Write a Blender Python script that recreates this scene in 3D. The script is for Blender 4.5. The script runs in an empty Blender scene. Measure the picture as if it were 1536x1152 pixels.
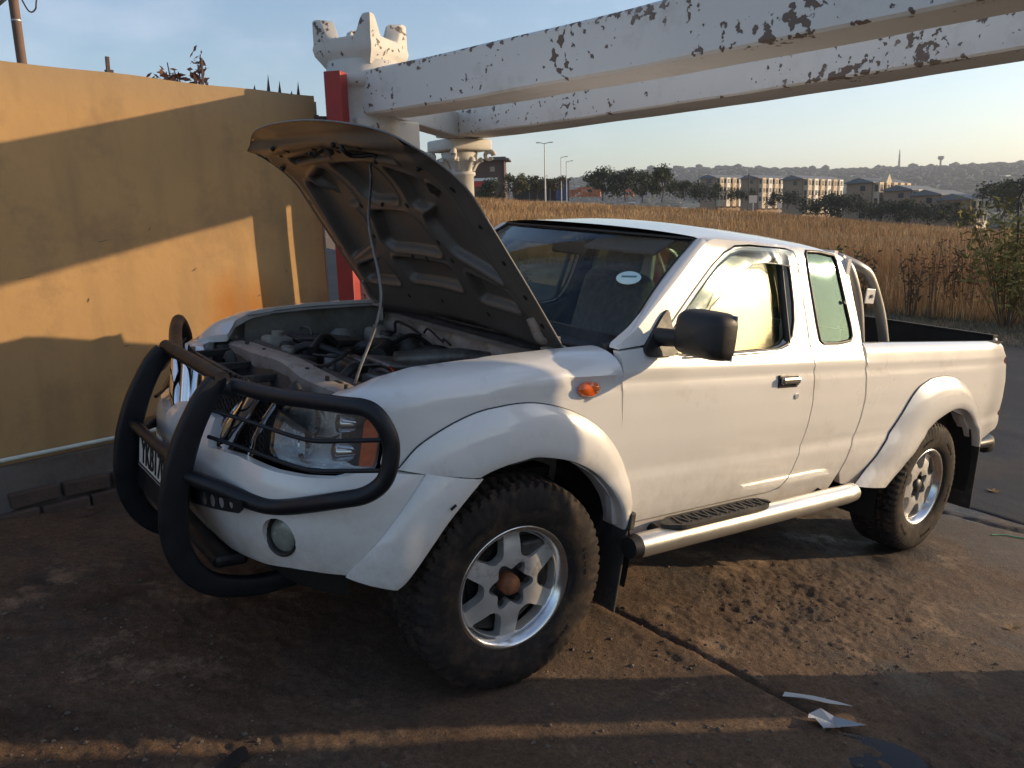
import bpy, bmesh, math, random
import numpy as np
from mathutils import Vector, Matrix, noise
from mathutils.geometry import delaunay_2d_cdt
random.seed(7); np.random.seed(7)
SC = bpy.context.scene
COL = SC.collection
R = math.radians
# ------------------------------------------------------------------ camera
CAM_POS = (-1.5600, -2.9354, 1.5489)
cam_d = bpy.data.cameras.new('camera'); cam = bpy.data.objects.new('camera', cam_d); COL.objects.link(cam)
cf = Vector((0.603, 0.773, -0.196)).normalized(); cr_ = Vector((0.785, -0.619, -0.026)); cr_ = (cr_ - cf * cr_.dot(cf)).normalized(); cu = cr_.cross(cf)
mw = Matrix((cr_, cu, -cf)).transposed().to_4x4(); mw.translation = CAM_POS
cam.matrix_world = mw
cam_d.sensor_width = 36; cam_d.lens = 28.59; cam_d.clip_start = .05; cam_d.clip_end = 9000
SC.camera = cam
# ------------------------------------------------------------------ sky, sun, exposure
SUN_EL, SUN_AZ = R(11.5), R(-26.8)          # azimuth from +X, counter-clockwise
world = bpy.data.worlds.new('World'); SC.world = world; world.use_nodes = True
wn = world.node_tree; bg = wn.nodes['Background']
sky = wn.nodes.new('ShaderNodeTexSky'); sky.sky_type = 'NISHITA'; sky.sun_disc = False
sky.sun_elevation = SUN_EL; sky.sun_rotation = math.pi / 2 - SUN_AZ
sky.air_density = 1.0; sky.dust_density = 1.0; sky.ozone_density = 1.2
# thin wisps of cloud and a paler, hazier band low down
tcw = wn.nodes.new('ShaderNodeTexCoord'); mpw = wn.nodes.new('ShaderNodeMapping'); mpw.inputs['Scale'].default_value = (1, 1, 2.6); wn.links.new(tcw.outputs['Generated'], mpw.inputs['Vector'])
cn = wn.nodes.new('ShaderNodeTexNoise'); cn.inputs['Scale'].default_value = 4.2; cn.inputs['Detail'].default_value = 9; cn.inputs['Roughness'].default_value = .58; wn.links.new(mpw.outputs[0], cn.inputs['Vector'])
cm = wn.nodes.new('ShaderNodeMapRange'); cm.inputs['From Min'].default_value = .47; cm.inputs['From Max'].default_value = .9; cm.inputs['To Max'].default_value = .42; wn.links.new(cn.outputs['Fac'], cm.inputs['Value'])
cx = wn.nodes.new('ShaderNodeMix'); cx.data_type = 'RGBA'; cx.inputs['B'].default_value = (5.6, 5.5, 5.6, 1); wn.links.new(cm.outputs[0], cx.inputs['Factor']); wn.links.new(sky.outputs[0], cx.inputs['A'])
ct = wn.nodes.new('ShaderNodeMix'); ct.data_type = 'RGBA'; ct.blend_type = 'MULTIPLY'; ct.inputs['Factor'].default_value = 1; ct.inputs['B'].default_value = (1.06, 1.09, 1.20, 1); wn.links.new(cx.outputs['Result'], ct.inputs['A'])
wn.links.new(ct.outputs['Result'], bg.inputs[0]); bg.inputs[1].default_value = 0.15
sd = bpy.data.lights.new('sun', 'SUN'); sd.energy = 4.6; sd.angle = R(.5); sd.color = (1, .74, .45)
sun = bpy.data.objects.new('sun', sd); COL.objects.link(sun)
sv = Vector((math.cos(SUN_EL) * math.cos(SUN_AZ), math.cos(SUN_EL) * math.sin(SUN_AZ), math.sin(SUN_EL)))
sun.rotation_euler = sv.to_track_quat('Z', 'Y').to_euler(); sun.location = sv * 60
SC.view_settings.view_transform = 'Standard'; SC.view_settings.look = 'None'
SC.view_settings.exposure = 0.40; SC.view_settings.gamma = 1; SC.view_settings.use_curve_mapping = False
SC.render.engine = 'CYCLES'
SC.cycles.max_bounces = 8; SC.cycles.transparent_max_bounces = 12

# ------------------------------------------------------------------ helpers: tags, materials
def tag(o, label=None, cat=None, group=None, kind=None):
    if label: o['label'] = label
    if cat: o['category'] = cat
    if group: o['group'] = group
    if kind: o['kind'] = kind
    return o
def empty(name, loc=(0, 0, 0), rz=0, label=None, cat=None, group=None):
    o = bpy.data.objects.new(name, None); COL.objects.link(o); o.location = loc; o.rotation_euler = (0, 0, rz)
    o.empty_display_size = .2
    return tag(o, label, cat, group)

def mat(name, col, rough=.6, metal=0., var=.12, scale=6., bump=0., bscale=40., spec=.5, coat=0., dirt=None, dirt_amt=0., dirt_scale=3., alpha=None, trans=0., emit=None, sub=None):
    m = bpy.data.materials.new(name); m.use_nodes = True; nt = m.node_tree; N = nt.nodes; L = nt.links
    b = N['Principled BSDF']
    b.inputs['Roughness'].default_value = rough; b.inputs['Metallic'].default_value = metal
    b.inputs['Specular IOR Level'].default_value = spec; b.inputs['Coat Weight'].default_value = coat
    b.inputs['Coat Roughness'].default_value = .06
    tc = N.new('ShaderNodeTexCoord')
    n = N.new('ShaderNodeTexNoise'); n.inputs['Scale'].default_value = scale; n.inputs['Detail'].default_value = 8; n.inputs['Roughness'].default_value = .6
    L.new(tc.outputs['Object'], n.inputs['Vector'])
    mr = N.new('ShaderNodeMapRange'); mr.inputs['To Min'].default_value = 1 - var; mr.inputs['To Max'].default_value = 1 + var
    mr.inputs['From Min'].default_value = .3; mr.inputs['From Max'].default_value = .7
    L.new(n.outputs['Fac'], mr.inputs['Value'])
    mx = N.new('ShaderNodeMix'); mx.data_type = 'RGBA'; mx.blend_type = 'MULTIPLY'; mx.inputs['Factor'].default_value = 1
    mx.inputs['A'].default_value = (*col, 1); L.new(mr.outputs[0], mx.inputs['B'])
    out = mx.outputs['Result']
    if dirt is not None:
        n2 = N.new('ShaderNodeTexNoise'); n2.inputs['Scale'].default_value = dirt_scale; n2.inputs['Detail'].default_value = 10; n2.inputs['Roughness'].default_value = .7
        L.new(tc.outputs['Object'], n2.inputs['Vector'])
        m2 = N.new('ShaderNodeMapRange'); m2.inputs['From Min'].default_value = .62 - .3 * dirt_amt; m2.inputs['From Max'].default_value = .80 - .3 * dirt_amt
        L.new(n2.outputs['Fac'], m2.inputs['Value'])
        x2 = N.new('ShaderNodeMix'); x2.data_type = 'RGBA'; L.new(m2.outputs[0], x2.inputs['Factor']); L.new(out, x2.inputs['A']); x2.inputs['B'].default_value = (*dirt, 1)
        out = x2.outputs['Result']
    L.new(out, b.inputs['Base Color'])
    if rough < .95:
        m3 = N.new('ShaderNodeMapRange'); m3.inputs['From Min'].default_value = .3; m3.inputs['From Max'].default_value = .7
        m3.inputs['To Min'].default_value = max(0, rough * .85); m3.inputs['To Max'].default_value = min(1, rough * 1.2)
        L.new(n.outputs['Fac'], m3.inputs['Value']); L.new(m3.outputs[0], b.inputs['Roughness'])
    if bump:
        nb = N.new('ShaderNodeTexNoise'); nb.inputs['Scale'].default_value = bscale; nb.inputs['Detail'].default_value = 6
        L.new(tc.outputs['Object'], nb.inputs['Vector'])
        bp = N.new('ShaderNodeBump'); bp.inputs['Strength'].default_value = 1; bp.inputs['Distance'].default_value = bump
        L.new(nb.outputs['Fac'], bp.inputs['Height']); L.new(bp.outputs[0], b.inputs['Normal'])
    if emit: b.inputs['Emission Color'].default_value = (*emit[0], 1); b.inputs['Emission Strength'].default_value = emit[1]
    if trans: b.inputs['Transmission Weight'].default_value = trans
    return m
def glass_mat(name, tint, refl_min, rough=.02, gcol=(1, 1, 1), ior=1.5, fac_scale=1.0):
    """thin glass pane: tinted see-through + mirror by fresnel"""
    m = bpy.data.materials.new(name); m.use_nodes = True; nt = m.node_tree; N = nt.nodes; L = nt.links
    N.remove(N['Principled BSDF']); out = N['Material Output']
    t = N.new('ShaderNodeBsdfTransparent'); t.inputs[0].default_value = (*tint, 1)
    g = N.new('ShaderNodeBsdfGlossy'); g.inputs['Color'].default_value = (*gcol, 1); g.inputs['Roughness'].default_value = rough
    lw = N.new('ShaderNodeLayerWeight'); lw.inputs['Blend'].default_value = .5
    pw = N.new('ShaderNodeMath'); pw.operation = 'POWER'; pw.inputs[1].default_value = 5; L.new(lw.outputs['Facing'], pw.inputs[0]); f = N.new('ShaderNodeMath'); f.operation = 'MULTIPLY_ADD'; f.inputs[1].default_value = .92; f.inputs[2].default_value = .045; L.new(pw.outputs[0], f.inputs[0])
    mr = N.new('ShaderNodeMapRange'); mr.inputs['To Min'].default_value = refl_min; mr.inputs['To Max'].default_value = 1.0
    L.new(f.outputs[0], mr.inputs['Value'])
    # faint smears in the roughness
    tc = N.new('ShaderNodeTexCoord'); n = N.new('ShaderNodeTexNoise'); n.inputs['Scale'].default_value = 5; n.inputs['Detail'].default_value = 5
    L.new(tc.outputs['Object'], n.inputs['Vector']); m3 = N.new('ShaderNodeMapRange'); m3.inputs['To Min'].default_value = rough * .4; m3.inputs['To Max'].default_value = rough * 2
    L.new(n.outputs['Fac'], m3.inputs['Value']); L.new(m3.outputs[0], g.inputs['Roughness'])
    mx = N.new('ShaderNodeMixShader'); L.new(mr.outputs[0], mx.inputs[0]); L.new(t.outputs[0], mx.inputs[1]); L.new(g.outputs[0], mx.inputs[2])
    L.new(mx.outputs[0], out.inputs['Surface'])
    return m

# ------------------------------------------------------------------ helpers: meshes
class MB:
    def __init__(s): s.v = []; s.f = []; s.smooth = []
    def add(s, vs, fs, smooth=False):
        o = len(s.v); s.v += [tuple(p) for p in vs]; s.f += [tuple(i + o for i in f) for f in fs]; s.smooth += [smooth] * len(fs); return s
    def box(s, c, d, rot=None, bevel=0.):
        x, y, z = (q / 2 for q in d); c = Vector(c)
        if bevel <= 0:
            P = [Vector((i * x, j * y, k * z)) for k in (-1, 1) for j in (-1, 1) for i in (-1, 1)]
            F = [(0, 2, 3, 1), (4, 5, 7, 6), (0, 1, 5, 4), (2, 6, 7, 3), (0, 4, 6, 2), (1, 3, 7, 5)]
        else:
            bm = bmesh.new(); bmesh.ops.create_cube(bm, size=1)
            for q in bm.verts: q.co = Vector((q.co.x * 2 * x, q.co.y * 2 * y, q.co.z * 2 * z))
            bmesh.ops.bevel(bm, geom=list(bm.edges), offset=min(bevel, x, y, z) * .98, segments=2, affect='EDGES', profile=.5)
            bm.verts.index_update(); P = [q.co.copy() for q in bm.verts]; F = [tuple(w.index for w in q.verts) for q in bm.faces]; bm.free()
        if rot is not None: P = [rot @ q for q in P]
        return s.add([c + q for q in P], F, False)
    def tube(s, pts, r, n=10, caps=True, closed=False, smooth=True, flat=None, up=None):
        """sweep; r number or list; flat=(a,b) elliptical scale of the section"""
        P = [Vector(p) for p in pts]; m = len(P); rs = r if isinstance(r, (list, tuple)) else [r] * m
        T = []
        for i in range(m):
            a = P[(i - 1) % m] if (closed or i > 0) else P[i]; b = P[(i + 1) % m] if (closed or i < m - 1) else P[i]
            T.append((b - a).normalized())
        u = Vector(up) if up is not None else (Vector((0, 0, 1)) if abs(T[0].z) < .9 else Vector((1, 0, 0)))
        u = (u - T[0] * u.dot(T[0])).normalized(); vs = []; fs = []
        for i in range(m):
            u = (u - T[i] * u.dot(T[i])).normalized(); w = T[i].cross(u); fa, fb = flat if flat else (1, 1)
            for k in range(n):
                a = 2 * math.pi * k / n; vs.append(P[i] + (u * math.cos(a) * fa + w * math.sin(a) * fb) * rs[i])
        for i in range(m if closed else m - 1):
            j = (i + 1) % m
            for k in range(n): fs.append((i * n + k, i * n + (k + 1) % n, j * n + (k + 1) % n, j * n + k))
        s.add(vs, fs, smooth)
        if caps and not closed:
            s.add(vs[:n], [tuple(range(n - 1, -1, -1))]); s.add(vs[-n:], [tuple(range(n))])
        return s
    def lathe(s, prof, n=24, origin=(0, 0, 0), axis='Z', smooth=True, closed=False, a0=0., a1=2 * math.pi):
        """prof: list of (radius, height)"""
        o = Vector(origin); vs = []; fs = []; m = len(prof); full = abs(a1 - a0 - 2 * math.pi) < 1e-6; nn = n if full else n + 1
        for k in range(nn):
            a = a0 + (a1 - a0) * k / n; c, sn = math.cos(a), math.sin(a)
            for r_, h in prof:
                if axis == 'Z': p = (r_ * c, r_ * sn, h)
                elif axis == 'Y': p = (r_ * c, h, r_ * sn)
                else: p = (h, r_ * c, r_ * sn)
                vs.append(o + Vector(p))
        for k in range(n):
            k2 = (k + 1) % nn
            for i in range(m if closed else m - 1):
                j = (i + 1) % m; q = (k * m + i, k2 * m + i, k2 * m + j, k * m + j)
                fs.append(q if axis != 'Y' else q[::-1])
        return s.add(vs, fs, smooth)
    def cyl(s, p0, p1, r, n=12, smooth=True): return s.tube([p0, p1], r, n, smooth=smooth)
    def prism(s, poly, z0, z1, M=None):
        n = len(poly); P = [Vector((x, y, z0)) for x, y in poly] + [Vector((x, y, z1)) for x, y in poly]
        if M is not None: P = [M @ p for p in P]
        return s.add(P, [tuple(range(n - 1, -1, -1)), tuple(range(n, 2 * n))] + [(i, (i + 1) % n, (i + 1) % n + n, i + n) for i in range(n)])
    def grid(s, nu, nv, fn, smooth=True):
        vs = [fn(i / nu, j / nv) for i in range(nu + 1) for j in range(nv + 1)]
        fs = [(i * (nv + 1) + j, (i + 1) * (nv + 1) + j, (i + 1) * (nv + 1) + j + 1, i * (nv + 1) + j + 1) for i in range(nu) for j in range(nv)]
        return s.add(vs, fs, smooth)
    def mesh(s, name, m, auto=None):
        me = bpy.data.meshes.new(name); me.from_pydata([tuple(p) for p in s.v], [], s.f); 
        for mm in (m if isinstance(m, (list, tuple)) else [m]): me.materials.append(mm)
        me.polygons.foreach_set('use_smooth', s.smooth); me.update()
        if auto is not None:
            me.polygons.foreach_set('use_smooth', [True] * len(me.polygons)); me.set_sharp_from_angle(angle=R(auto))
        return me
    def build(s, name, m, parent=None, auto=None, **kw):
        o = bpy.data.objects.new(name, s.mesh(name, m, auto)); COL.objects.link(o)
        if parent is not None: o.parent = parent
        return tag(o, **kw)
def link(name, me, parent=None, M=None, **kw):
    o = bpy.data.objects.new(name, me); COL.objects.link(o)
    if parent is not None: o.parent = parent
    if M is not None: o.matrix_local = M
    return tag(o, **kw)
def cr(pts, n=8, closed=False):
    P = [np.array(p, float) for p in pts]
    if closed: P = [P[-1]] + P + [P[0], P[1]]
    else: P = [2 * P[0] - P[1]] + P + [2 * P[-1] - P[-2]]
    o = []
    for i in range(1, len(P) - 2):
        a, b, c, d = P[i - 1:i + 3]
        for t in np.arange(n) / n: o.append(.5 * ((2 * b) + (-a + c) * t + (2 * a - 5 * b + 4 * c - d) * t * t + (-a + 3 * b - 3 * c + d) * t ** 3))
    if not closed: o.append(P[-2])
    return [tuple(float(q) for q in p) for p in o]
def rnd(poly, r=.02, n=4):
    """round the corners of a closed polygon"""
    o = []; m = len(poly)
    for i in range(m):
        a, b, c = (np.array(poly[(i + k) % m], float) for k in (-1, 0, 1)); rr = r[i] if isinstance(r, (list, tuple)) else r
        la, lc = np.linalg.norm(a - b), np.linalg.norm(c - b); d = min(rr, la * .45, lc * .45)
        if d < 1e-4: o.append(tuple(b)); continue
        p, q = b + (a - b) / la * d, b + (c - b) / lc * d
        for t in np.linspace(0, 1, n + 1): o.append(tuple((1 - t) ** 2 * p + 2 * t * (1 - t) * b + t * t * q))
    return o
def dens(poly, step, closed=True):
    o = []; m = len(poly)
    for i in range(m if closed else m - 1):
        a, b = np.array(poly[i], float), np.array(poly[(i + 1) % m], float); k = max(1, int(math.ceil(np.linalg.norm(b - a) / step)))
        for t in range(k): o.append(tuple(a + (b - a) * t / k))
    if not closed: o.append(tuple(poly[-1]))
    return o
def inside(P, poly):
    P = np.asarray(P); x, y = P[:, 0], P[:, 1]; r_ = np.zeros(len(P), bool); q = np.asarray(poly); j = len(q) - 1
    for i in range(len(q)):
        c = (q[i, 1] > y) != (q[j, 1] > y)
        with np.errstate(divide='ignore', invalid='ignore'):
            xx = (q[j, 0] - q[i, 0]) * (y - q[i, 1]) / (q[j, 1] - q[i, 1]) + q[i, 0]
        r_ ^= c & (x < xx); j = i
    return r_
def edist(P, poly):
    P = np.asarray(P, float); q = np.asarray(poly, float); d = np.full(len(P), 1e9)
    for i in range(len(q)):
        a, b = q[i], q[(i + 1) % len(q)]; e = b - a; L2 = max(e @ e, 1e-12)
        t = np.clip(((P - a) @ e) / L2, 0, 1); d = np.minimum(d, np.linalg.norm(P - a - t[:, None] * e, axis=1))
    return d
def panel(name, outline, fn, m, parent=None, holes=(), step=.035, thick=.02, rim=True, bead=None, back=False, **kw):
    """sheet with the outline (s,v), mapped by fn(s,v,depth) and given a returned edge"""
    loops = [dens(outline, step)] + [dens(h, step) for h in holes]
    V = []; E = []
    for lp in loops:
        o = len(V); V += lp; E += [(o + i, o + (i + 1) % len(lp)) for i in range(len(lp))]
    q = np.array(loops[0]); lo, hi = q.min(0), q.max(0)
    gx = np.arange(lo[0] + step * .5, hi[0], step); gy = np.arange(lo[1] + step * .5, hi[1], step)
    if len(gx) and len(gy):
        G = np.array([(a, b) for a in gx for b in gy]); ok = inside(G, loops[0]) & (edist(G, loops[0]) > step * .45)
        for h in loops[1:]: ok &= ~inside(G, h) & (edist(G, h) > step * .45)
        V += [tuple(p) for p in G[ok]]
    r_ = delaunay_2d_cdt([Vector(p) for p in V], E, [], 0, 1e-6)
    vs = [(p.x, p.y) for p in r_[0]]; fs = [f for f in r_[2]]
    cen = np.array([np.mean([vs[i] for i in f], axis=0) for f in fs]); ok = inside(cen, loops[0])
    for h in loops[1:]: ok &= ~inside(cen, h)
    fs = [list(f) for f, k in zip(fs, ok) if k]
    P = [Vector(fn(a, b, 0.)) for a, b in vs]
    B = MB()
    # orientation: normal away from the inside
    cnt = 0
    for f in fs[::max(1, len(fs) // 20)]:
        n_ = (P[f[1]] - P[f[0]]).cross(P[f[2]] - P[f[0]]); c = cen_ = np.mean([vs[i] for i in f], axis=0)
        cnt += 1 if n_.dot(Vector(fn(c[0], c[1], 0.)) - Vector(fn(c[0], c[1], .01))) > 0 else -1
    if cnt < 0: fs = [f[::-1] for f in fs]
    B.add(P, fs, True)
    if rim:
        used = {}
        for f in fs:
            for i in range(len(f)):
                a, b = f[i], f[(i + 1) % len(f)]; used[(a, b)] = 1
        bd = [(a, b) for (a, b) in used if (b, a) not in used]
        Q = {}
        for a, b in bd:
            for i in (a, b):
                if i not in Q: Q[i] = Vector(fn(vs[i][0], vs[i][1], thick))
        for a, b in bd: B.add([P[a], P[b], Q[b], Q[a]], [(3, 2, 1, 0)], False)
        if back:
            B.add([Vector(fn(a, b, thick)) for a, b in vs], [f[::-1] for f in fs], True)
    o = B.build(name, m, parent, **kw)
    bm = bmesh.new(); bm.from_mesh(o.data); bmesh.ops.remove_doubles(bm, verts=bm.verts, dist=1e-5); bm.to_mesh(o.data); bm.free()
    o.data.polygons.foreach_set('use_smooth', [True] * len(o.data.polygons)); o.data.set_sharp_from_angle(angle=R(42))
    return o
def interp(x, xs, ys):
    return float(np.interp(x, xs, ys))
def sstep(a, b, x):
    t = min(1, max(0, (x - a) / (b - a))); return t * t * (3 - 2 * t)
# ================================================================== MATERIALS for the vehicle
PAINT = mat('white_paint', (.74, .72, .69), rough=.30, var=.025, scale=2.5, coat=1.0, bump=.0003, bscale=5, dirt=(.55, .50, .43), dirt_amt=.08, dirt_scale=4)
_t = PAINT.node_tree; _b = _t.nodes['Principled BSDF']; _c = _b.inputs['Base Color'].links[0].from_socket; _tc = _t.nodes.new('ShaderNodeTexCoord'); _sp = _t.nodes.new('ShaderNodeSeparateXYZ'); _t.links.new(_tc.outputs['Object'], _sp.inputs[0])
_z = _t.nodes.new('ShaderNodeMapRange'); _z.inputs['From Min'].default_value = .86; _z.inputs['From Max'].default_value = .42; _z.inputs['To Max'].default_value = .62; _t.links.new(_sp.outputs['Z'], _z.inputs['Value'])
_n = _t.nodes.new('ShaderNodeTexNoise'); _n.inputs['Scale'].default_value = 11; _n.inputs['Detail'].default_value = 12; _n.inputs['Roughness'].default_value = .8; _t.links.new(_tc.outputs['Object'], _n.inputs['Vector'])
_r = _t.nodes.new('ShaderNodeMapRange'); _r.inputs['From Min'].default_value = .38; _r.inputs['From Max'].default_value = .72; _t.links.new(_n.outputs['Fac'], _r.inputs['Value'])
_m = _t.nodes.new('ShaderNodeMath'); _m.operation = 'MULTIPLY'; _t.links.new(_z.outputs[0], _m.inputs[0]); _t.links.new(_r.outputs[0], _m.inputs[1])
_x = _t.nodes.new('ShaderNodeMix'); _x.data_type = 'RGBA'; _t.links.new(_m.outputs[0], _x.inputs['Factor']); _t.links.new(_c, _x.inputs['A']); _x.inputs['B'].default_value = (.36, .29, .22, 1); _t.links.new(_x.outputs['Result'], _b.inputs['Base Color'])
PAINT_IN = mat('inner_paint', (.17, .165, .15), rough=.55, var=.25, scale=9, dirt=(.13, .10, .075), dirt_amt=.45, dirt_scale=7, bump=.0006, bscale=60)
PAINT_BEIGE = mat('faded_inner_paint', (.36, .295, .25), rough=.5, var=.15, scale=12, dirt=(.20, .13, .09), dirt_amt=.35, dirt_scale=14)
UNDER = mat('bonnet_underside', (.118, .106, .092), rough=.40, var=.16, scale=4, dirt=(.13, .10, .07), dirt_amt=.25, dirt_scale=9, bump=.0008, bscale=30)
BLACK = mat('black_powder_coat', (.010, .011, .014), rough=.42, var=.3, scale=14, bump=.0005, bscale=160, spec=.35)
RUBBER = mat('tyre_rubber', (.022, .018, .016), rough=.85, var=.35, scale=18, dirt=(.060, .040, .027), dirt_amt=.5, dirt_scale=16, bump=.0012, bscale=120, spec=.25)
PLASTIC = mat('black_plastic', (.018, .017, .017), rough=.5, var=.25, scale=20, bump=.0004, bscale=220)
PLASTIC_D = mat('dusty_black_plastic', (.035, .032, .03), rough=.7, var=.3, scale=20, dirt=(.12, .10, .08), dirt_amt=.3, dirt_scale=9)
DARK = mat('underbody_black', (.012, .011, .010), rough=.9, var=.3, scale=8)
ALLOY = mat('alloy_paint', (.62, .60, .57), rough=.38, metal=.55, var=.10, scale=14, dirt=(.20, .14, .09), dirt_amt=.22, dirt_scale=12)
ALLOY_B = mat('polished_alloy', (.72, .72, .72), rough=.2, metal=1., var=.08, scale=9, dirt=(.22, .16, .11), dirt_amt=.15, dirt_scale=10)
STEP_M = mat('brushed_step_tube', (.62, .61, .58), rough=.33, metal=.9, var=.06, scale=6, dirt=(.35, .30, .24), dirt_amt=.15, dirt_scale=6)
CHROME = mat('chrome', (.85, .86, .88), rough=.07, metal=1., var=.03, scale=9)
AMBER = mat('amber_lens', (.85, .14, .02), rough=.22, var=.2, scale=60, spec=.6, coat=.5)
REDL = mat('red_lens', (.20, .012, .010), rough=.2, var=.2, scale=40, coat=.5)
RUST = mat('rusty_hub', (.24, .085, .035), rough=.75, var=.5, scale=30, dirt=(.10, .045, .02), dirt_amt=.4, dirt_scale=25, bump=.0012, bscale=60)
ENG = mat('engine_metal', (.09, .085, .08), rough=.55, metal=.5, var=.5, scale=15, dirt=(.07, .05, .035), dirt_amt=.5, dirt_scale=12, bump=.001, bscale=50)
ENG_L = mat('cast_aluminium', (.20, .19, .18), rough=.5, metal=.6, var=.3, scale=12, dirt=(.10, .075, .05), dirt_amt=.5, dirt_scale=10)
CREAM = mat('cream_plastic', (.22, .21, .18), rough=.5, var=.15, scale=10, dirt=(.2, .15, .1), dirt_amt=.3)
PLATE_M = mat('number_plate', (.70, .69, .62), rough=.4, var=.05, dirt=(.3, .25, .2), dirt_amt=.2)
INK = mat('plate_ink', (.012, .012, .012), rough=.5)
FABRIC = mat('seat_fabric', (.22, .22, .20), rough=.95, var=.25, scale=30, bump=.001, bscale=300)
FABRIC_L = mat('seat_fabric_pale', (.27, .26, .22), rough=.95, var=.2, scale=30)
INT = mat('interior_grey', (.10, .10, .10), rough=.8, var=.15)
STICK = mat('pale_blue_sticker', (.55, .75, .76), rough=.5, var=.05)
STICK2 = mat('sticker_print', (.10, .20, .24), rough=.5, var=.05)
BLUEM = mat('blue_cap', (.02, .05, .25), rough=.4)
LENS = glass_mat('clear_lens', (.80, .84, .86), .06, rough=.12, ior=1.45)
_n = LENS.node_tree; _o = _n.nodes['Material Output']; _s = _o.inputs['Surface'].links[0].from_socket; _d = _n.nodes.new('ShaderNodeBsdfDiffuse'); _d.inputs[0].default_value = (.62, .62, .60, 1)
_m = _n.nodes.new('ShaderNodeMixShader'); _m.inputs[0].default_value = .06; _n.links.new(_s, _m.inputs[1]); _n.links.new(_d.outputs[0], _m.inputs[2]); _n.links.new(_m.outputs[0], _o.inputs['Surface'])
FOGL = mat('fog_lens', (.22, .23, .20), rough=.25, var=.2, scale=30, coat=.6)
WSG = glass_mat('windscreen_glass', (.80, .85, .83), .02, rough=.02, gcol=(.62, .66, .70))
SIDEG = glass_mat('tinted_side_glass', (.46, .58, .52), .26, rough=.07, gcol=(.92, .88, .70))
QG = glass_mat('quarter_glass', (.26, .38, .37), .12, rough=.05, gcol=(.30, .46, .45))
VISG = glass_mat('smoked_visor', (.50, .56, .58), .10, rough=.22, gcol=(.8, .9, .95))

# ================================================================== THE PICKUP   (truck frame: +x to its rear, -y its left side, z up)
TM = Matrix(((0.9944341, 0.0068394, 0.1051377, 0), (0, 0.9978908, -0.0649145, 0), (-0.1053600, 0.0645532, 0.9923367, 0), (0, 0, 0, 1)))
truck = empty('pickup_truck', label='white extended cab pickup truck with raised bonnet and black bull bar', cat='pickup truck')
truck.matrix_world = TM
T = truck
def W(z):
    return .862 - interp(z, [.38, .45, .50, .56, .62, .70, .735, .76, .84, .95, 1.05, 1.086, 1.104, 1.13, 1.16, 1.19, 1.21],
                         [.07, .045, .030, .014, .004, .001, .009, .005, .0, .001, .008, .019, .011, .021, .032, .047, .060])
def Wg(z):      # greenhouse half width
    if z <= 1.20: return W(z)
    return .807 - (z - 1.20) * .30 - max(0, z - 1.58) ** 2 * 6
def side(sg):
    return lambda x, z, d=0.: (x, sg * (Wg(z) - d), z)
class Curve:
    def __init__(s, pts):
        s.P = np.array(cr(pts, 12)); s.s = np.r_[0, np.cumsum(np.linalg.norm(np.diff(s.P, axis=0), axis=1))]
    def at(s, t):
        x = np.interp(t, s.s, s.P[:, 0]); y = np.interp(t, s.s, s.P[:, 1])
        x2 = np.interp(t + .02, s.s, s.P[:, 0]); y2 = np.interp(t + .02, s.s, s.P[:, 1]); x1 = np.interp(max(t - .02, 0), s.s, s.P[:, 0]); y1 = np.interp(max(t - .02, 0), s.s, s.P[:, 1])
        if t < .02: x1, y1 = 2 * x - x2, -y2 + 2 * y
        tx, ty = x2 - x1, y2 - y1; L = math.hypot(tx, ty); return x, y, ty / L, -tx / L      # outward normal
PB = Curve([(-.87, 0), (-.865, -.2), (-.84, -.4), (-.79, -.56), (-.70, -.70), (-.60, -.785), (-.48, -.84), (-.35, -.86), (0, -.862), (1, -.862)])
PF = Curve([(-.80, 0), (-.79, -.2), (-.76, -.4), (-.70, -.55), (-.62, -.68), (-.52, -.77), (-.40, -.82), (-.2, -.85), (0, -.862), (1, -.862)])
def onc(C, s, off, z, sg=-1):
    x, y, nx, ny = C.at(s); return (x + nx * off, -sg * (y + ny * off), z)
FT = lambda s: interp(s, [.40, .55, .66, .72, .80, .98, 1.29, 1.58, 1.776, 2.0], [1.0, 1.015, 1.03, 1.05, 1.08, 1.118, 1.155, 1.178, 1.19, 1.195])
def fender(sg):
    def fn(s, v, d=0.):
        zt = FT(s); zk = zt - .095
        if v <= zk: o, z = .862 - W(v) if v < 1.08 else .006, v; o = min(o, .02) if v > .9 else o; dz = 0
        else:
            th = min((v - zk) / .17, 1.) * math.pi / 2; o = .003 + .155 * (1 - math.cos(th)) ** 1.15; z = zk + .095 * math.sin(th); dz = -math.sin(th)
        c = max(0., 1 + dz) if dz else 1
        return onc(PF, s, -o - d * c, z + dz * d, sg)
    return fn
def bumper(sg):
    def fn(s, z, d=0.):
        o = interp(z, [.38, .44, .48, .55, .62, .72, .76, .80, .84, .87], [.16, .075, .05, .022, .004, .0, .004, .018, .045, .07])
        k = sstep(.85, 1.1, s); o = o * (1 - .75 * k)
        return onc(PB, s, -o - d, z, sg)
    return fn
XS = 1.386      # fender-curve arc length at x = 0
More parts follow.
